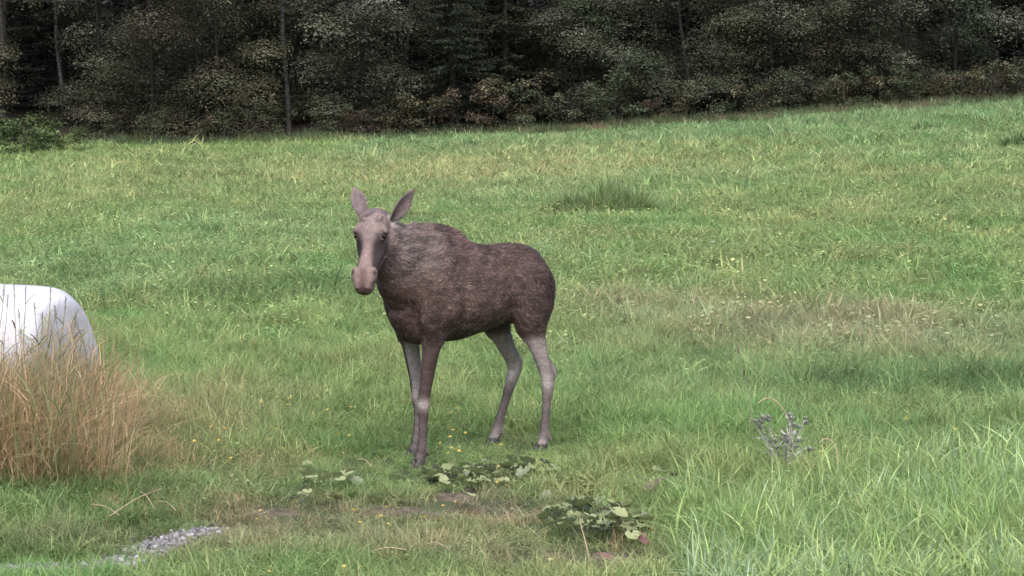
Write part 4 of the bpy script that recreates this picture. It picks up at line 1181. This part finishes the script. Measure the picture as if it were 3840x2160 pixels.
leafy_plant(1965, 1800, 6, .20, .12, ['dull', 'green'], 'few broad leaves with one large bluish leaf beside the bare patch', extra=[(1962, 1762, 'dull', .13, .14), (2050, 1850, 'dull', .10, .05)])
leafy_plant(1075, 1800, 3, .20, .12, ['pale', 'green'], 'three pale broad leaves lying in the grass left of the trodden strip')
leafy_plant(1235, 1850, 5, .22, .13, ['pale', 'pale', 'dull'], 'yellowish pale broad leaves in the trodden grass', extra=[(1259, 1857, 'pale', .15, .08)])
leafy_plant(1180, 1910, 4, .18, .11, ['pale', 'dull'], 'small pale broad leaves low in the thatch near the gravel')
leafy_plant(2225, 2000, 36, .30, .135, ['green', 'dull', 'green', 'green', 'pale'], 'dense low plant with many round leaves and a few red ones', hmax=.20,
            extra=[(2307, 1914, 'pale', .16, .22), (2278, 2088, 'red', .14, .05), (2400, 2012, 'red', .13, .10), (2370, 2000, 'pale', .12, .12), (2255, 1912, 'red', .06, .22), (2130, 1965, 'green', .13, .14)])
leafy_plant(2449, 1830, 2, .14, .13, ['brown', 'green'], 'withered brown leaf on a small plant behind the dense leafy one', extra=[(2450, 1812, 'brown', .17, .12)])

# ------------------------------------------------------------------ grey thistle-like plant gone to seed
M_grey = flat_mat('withered_grey', (.24, .235, .22), (.52, .51, .50), 26, .85)
M_straw = flat_mat('straw', (.36, .27, .17), (.56, .44, .32), 12, .7)
M_stalk = flat_mat('green_stalk', (.16, .18, .11), (.28, .27, .18), 9, .7)
th = G(2935, 1795)
e = tag(empty('thistle', th - Vector((0, 0, .06)), 0, .9), 'grey withered thistle gone to seed in the long grass', 'thistle')
rq = np.random.default_rng(55)
def strip_leaf(L, w, bend):
    V, F = [], []
    for k in range(6):
        s_ = k / 5; ww = w * math.sin(math.pi * min(1, .12 + .88 * s_)) * (1 - .4 * (k % 2)) / 2
        V += [(s_ * L, -ww, -bend * s_ * s_ + .01 * (k % 2)), (s_ * L, ww, -bend * s_ * s_ + .01 * (k % 2))]
    for k in range(5): F.append((2 * k, 2 * k + 1, 2 * k + 3, 2 * k + 2))
    me = bpy.data.meshes.new('leaf'); me.from_pydata(V, [], F); me.materials.append(M_grey); return me
TL = [strip_leaf(.15, .034, .04), strip_leaf(.11, .026, .07), strip_leaf(.18, .032, -.03)]
def head_mesh():
    V, F = [], []; n = 46
    for k in range(n):
        d = rq.normal(0, 1, 3); d[2] = abs(d[2]) * .9; d /= np.linalg.norm(d); w = np.cross(d, [.3, .2, .9]); w /= np.linalg.norm(w)
        b = len(V); V += [tuple(d * .006 - w * .002), tuple(d * .006 + w * .002), tuple(d * .034 + w * .003), tuple(d * .034 - w * .003)]; F.append((b, b + 1, b + 2, b + 3))
    me = bpy.data.meshes.new('seed_head'); me.from_pydata(V, [], F); me.materials.append(M_grey); return me
SH = head_mesh()
for k in range(13):
    a_ = rq.uniform(0, 6.28); L = rq.uniform(.25, .60); sp = rq.uniform(.04, .24)
    s_ = np.linspace(0, 1, 6); pth = np.stack([np.cos(a_) * sp * s_ ** 1.3, np.sin(a_) * sp * s_ ** 1.3, L * s_], -1)
    v, f = tube(pth, .006 - .003 * s_, 5)
    st = finish('stem', fast_mesh('stem', v, f, 4), M_grey, e, smooth=True)
    for q in range(7):
        t0 = rq.uniform(.25, .95); o = bpy.data.objects.new('leaf', TL[rq.integers(3)]); C.objects.link(o); o.parent = st
        o.location = [np.interp(t0, s_, pth[:, i]) for i in range(3)]; o.rotation_euler = (rq.normal(0, .4), rq.normal(-.5, .4), rq.uniform(0, 6.28)); o.scale = [rq.uniform(.5, 1.0)] * 3
    for q in range(2):
        o = bpy.data.objects.new('seed_head', SH); C.objects.link(o); o.parent = st
        o.location = pth[-1] + rq.normal(0, .03, 3) * q; o.scale = [rq.uniform(.8, 1.3)] * 3

# ------------------------------------------------------------------ single tall stems: arched straws, stalks before the bale
def stem_thing(name, label, cat, pts, rad, mat, group=None, head=0.0, head_mat=None, leaves=0, seed=0):
    """a grass stem through world points, with seed head and blade leaves"""
    r = np.random.default_rng(seed)
    pts = catmull(np.array(pts), 6); o0 = pts[0].copy(); rel = pts - o0
    e = tag(empty(name, o0), label, cat, group)
    v, f = tube(rel, np.linspace(rad, rad * .5, len(rel)), 5); finish('stem', fast_mesh('stem', v, f, 4), mat, e, smooth=True)
    if head > 0:
        m = max(2, int(len(rel) * head)); hp_ = rel[-m:]; n_ = 60; V, F = [], []
        for k in range(n_):
            t0 = r.random(); c_ = np.array([np.interp(t0, np.linspace(0, 1, m), hp_[:, i]) for i in range(3)])
            d = np.array([r.normal(0, .5), r.normal(0, .5), .9]); d /= np.linalg.norm(d); w = np.cross(d, [.9, .3, .1]); w /= np.linalg.norm(w)
            L = rad * r.uniform(3, 6) * (1.1 - .6 * t0); b = len(V)
            V += [tuple(c_ - w * rad * .4), tuple(c_ + d * L * .5 - w * rad * 1.0), tuple(c_ + d * L), tuple(c_ + d * L * .5 + w * rad * 1.0)]; F.append((b, b + 1, b + 2, b + 3))
        mesh_obj('seed_head', V, F, head_mat or mat, e)
    for k in range(leaves):
        t0 = r.uniform(.25, .75); c_ = np.array([np.interp(t0, np.linspace(0, 1, len(rel)), rel[:, i]) for i in range(3)])
        a_ = r.uniform(0, 6.28); L = r.uniform(.16, .30); V, F = [], []
        for q in range(5):
            s_ = q / 4; ww = .006 * (1 - s_ ** 2) + .0006
            p_ = c_ + np.array([math.cos(a_) * L * s_ * .7, math.sin(a_) * L * s_ * .7, L * (.75 * s_ - .45 * s_ * s_)])
            V += [tuple(p_ + np.array([-math.sin(a_), math.cos(a_), 0]) * ww), tuple(p_ - np.array([-math.sin(a_), math.cos(a_), 0]) * ww)]
        for q in range(4): F.append((2 * q, 2 * q + 1, 2 * q + 3, 2 * q + 2))
        mesh_obj('leaf', V, F, mat, e)
    return e
def at(X, Y, depth):
    d = pix_ray(X / 3.75, Y / 3.75); return np.array(Vector((0, 0, CAM_H)) + d * (depth / d.y))
def root(X, depth):
    x = (X / 3.75 - 512) / FPX * depth; return np.array((x, depth, float(terrain(x, depth))))
D = G(2940, 1760).y
stem_thing('grass_plant', 'pale straw arching over above the grey thistle', 'grass', [root(2990, D), at(2965, 1600, D), at(2925, 1520, D - .05), at(2880, 1492, D - .1), at(2842, 1512, D - .15)], .006, M_straw, seed=1)
D = G(3140, 1790).y
stem_thing('grass_plant', 'short pale straw bent into a hook right of the thistle', 'grass', [root(3142, D), at(3140, 1700, D), at(3118, 1655, D), at(3090, 1646, D - .05), at(3074, 1660, D - .1)], .006, M_straw, seed=2)
D = G(2850, 1690).y
stem_thing('grass_plant', 'tall reddish seed head on a long stalk standing above the meadow', 'grass', [root(2830, D), at(2815, 1520, D), at(2785, 1390, D), at(2765, 1290, D)], .005, M_stalk, head=.25, head_mat=M_straw, leaves=1, seed=3)
for k, (X, Y, dd) in enumerate([(17, 1066, 19.3), (52, 1066, 19.5), (97, 1074, 19.4), (190, 1076, 19.5), (248, 1112, 19.6), (128, 1136, 19.3), (30, 1104, 19.2), (205, 1146, 19.3), (285, 1180, 19.5), (160, 1170, 19.1), (70, 1160, 19.0), (-40, 1075, 19.3)]):
    sh = [18, -8, 6, 10, 22, -20, 14, -26, 20, 12, -14, 9][k]
    stem_thing('grass_plant', 'tall green grass stalk in front of the white bale', 'grass', [root(X - sh * 2.2, dd), at(X - sh * 1.2, Y + 240, dd), at(X - sh * .4, Y + 90, dd), at(X, Y, dd)], .0042, M_stalk, 'stalks in front of the bale', head=.3, leaves=2, seed=10 + k)
for k, (X0, Y0, X1, Y1, lb) in enumerate([(411, 1970, 609, 1879, 'long pale dead stalk lying across the grass above the gravel'), (345, 1925, 450, 1985, 'short dead stalk crossing under the long pale one'), (524, 1873, 580, 1960, 'thin dead stalk lying over the upper end of the long one'),
      (112, 1850, 190, 1785, 'grey dead stalk in the dark grass near the dry clump'), (595, 1912, 660, 1965, 'short straw lying beside the long pale stalk'), (440, 1810, 545, 1700, 'dead stalk leaning in the dry grass'),
      (1380, 2110, 1525, 2118, 'pale stalk lying flat in the thatch'), (1345, 1750, 1395, 1795, 'short straw in the grass left of the moose\'s front hoof'), (1600, 2075, 1690, 2120, 'crooked twig lying on the thatch')]):
    a_, b_ = G(X0, Y0 + 20), G(X1, Y1 + 20); m_ = (a_ + b_) / 2
    stem_thing('dead_stalk', lb, 'stalk', [(a_.x, a_.y, a_.z + .09), (m_.x, m_.y + .01, m_.z + .125), (b_.x, b_.y, b_.z + .12)], .0042, M_straw, seed=40 + k)
D = G(2230, 2140).y
stem_thing('grass_plant', 'single pale straw rising in front of the dense leafy plant', 'grass', [root(2222, D), at(2195, 2030, D), at(2183, 1990, D), at(2174, 1942, D)], .006, M_straw, seed=60)

# ------------------------------------------------------------------ buttercups and other little flowers
M_petal = flat_mat('yellow_petal', (.62, .42, .06), (.72, .55, .12), 30, .4)
M_white = flat_mat('white_petal', (.60, .60, .62), (.75, .75, .76), 30, .5)
M_pink = flat_mat('pink_petal', (.55, .22, .30), (.65, .32, .38), 30, .5)
def flower_mesh(h, mat, size):
    V, F, mi = [], [], []
    v, f = tube([(0, 0, -.02), (.01, .004, h * .5), (0, 0, h)], [.0016, .0014, .0012], 4)
    V += [tuple(q) for q in v]; F += [tuple(int(i) for i in q) for q in f]; mi += [0] * len(f)
    for k in range(5):
        a_ = k * 1.2566; b = len(V)
        for (rr, da, z) in ((.001, 0, 0), (.6, -.42, .30), (1.0, -.32, .62), (1.08, 0, .66), (1.0, .32, .62), (.6, .42, .30)):
            V.append((math.cos(a_ + da) * rr * size, math.sin(a_ + da) * rr * size, h + z * size))
        F.append(tuple(range(b, b + 6))); mi.append(1)
    me = bpy.data.meshes.new('flower'); me.from_pydata(V, [], F); me.materials.append(M_stalk); me.materials.append(mat)
    me.polygons.foreach_set('material_index', np.array(mi, dtype=np.int32)); return me
FM = {(h, 'y'): flower_mesh(h, M_petal, .013) for h in (.14, .20, .26)}
FM[(.16, 'w')] = flower_mesh(.16, M_white, .02); FM[(.14, 'p')] = flower_mesh(.14, M_pink, .02)
def flower(X, Y, h, key, name, label, cat, group=None, s=1.0):
    g = G(X, Y)
    for _ in range(3): g = G(X, Y + h * FPX / g.y * 3.75)
    o = bpy.data.objects.new(name, FM[(h, key)]); C.objects.link(o)
    o.location = g; o.rotation_euler = (rq.normal(0, .25), rq.normal(0, .25), rq.uniform(0, 6.28)); o.scale = [s] * 3
    tag(o, label, cat, group)
pts = [(1400 + x / 2.3, 1150 + y / 2.3) for x, y in [(690, 480), (595, 757), (690, 877), (822, 993), (570, 1073), (582, 1095), (628, 1055), (668, 1040), (455, 1040), (335, 1088), (716, 1103), (700, 1150), (630, 1217), (722, 1217), (1035, 1345), (1355, 985), (1572, 910), (568, 650), (1100, 1155), (1580, 1275)]]
pts += [(900 + x / 2.147, 1650 + y / 2.147) for x, y in [(208, 557), (165, 605), (1013, 578), (1197, 572), (1404, 596), (1557, 627), (963, 620), (1145, 620), (977, 945), (918, 977), (213, 994), (2572, 935), (1650, 450), (1690, 445), (1545, 483), (2040, 180), (1747, 62), (1660, 62), (2040, 285), (740, 80), (850, 70), (840, 590), (1660, 570), (2430, 640), (1070, 615)]]
pts += [(2640 + x / 1.61, 1260 + y / 1.61) for x, y in [(1365, 180), (1085, 318), (1018, 383), (1173, 440), (1240, 453), (1195, 485), (1225, 492), (978, 566), (275, 620), (767, 675), (1340, 730), (1800, 645), (1735, 660), (1478, 205), (1495, 590), (690, 1165), (600, 1190)]]
pts += [(949 + x / 1.743, 803 + y / 1.743) for x, y in [(90, 1225), (225, 1215), (255, 1230), (235, 1250), (600, 1210), (498, 1270), (200, 1290), (235, 1300), (330, 1300), (70, 1395), (125, 1395), (48, 1408), (575, 1425), (615, 1435), (1235, 1180), (1310, 1268), (1410, 1358), (1265, 1405)]]
pts += [(780 + x, 1600 + y) for x, y in [(0, 10), (18, 24), (40, 5), (62, 30), (95, 12), (130, 40), (-40, 30), (30, 70), (80, 95), (150, 80), (210, 30), (260, 60)]]
for (X, Y) in pts:
    flower(X, Y, float(rq.choice([.14, .20, .26])), 'y', 'buttercup', 'small yellow buttercup flower in the grass', 'flower', 'yellow buttercups dotted over the meadow', rq.uniform(.75, 1.15))
flower(2680, 931, .16, 'w', 'white_flower', 'white flower alone in the green meadow behind the moose', 'flower', s=1.5)
flower(2624, 812, .16, 'w', 'white_flower', 'small white flower in the meadow right of the dark tussock', 'flower', s=.9)
flower(290, 1569, .16, 'w', 'white_flower', 'white flower beside the tall dry grass', 'flower', s=.9)
flower(2502, 1790, .14, 'p', 'pink_flower', 'pink clover flower beside the withered leaf', 'flower', s=.9)
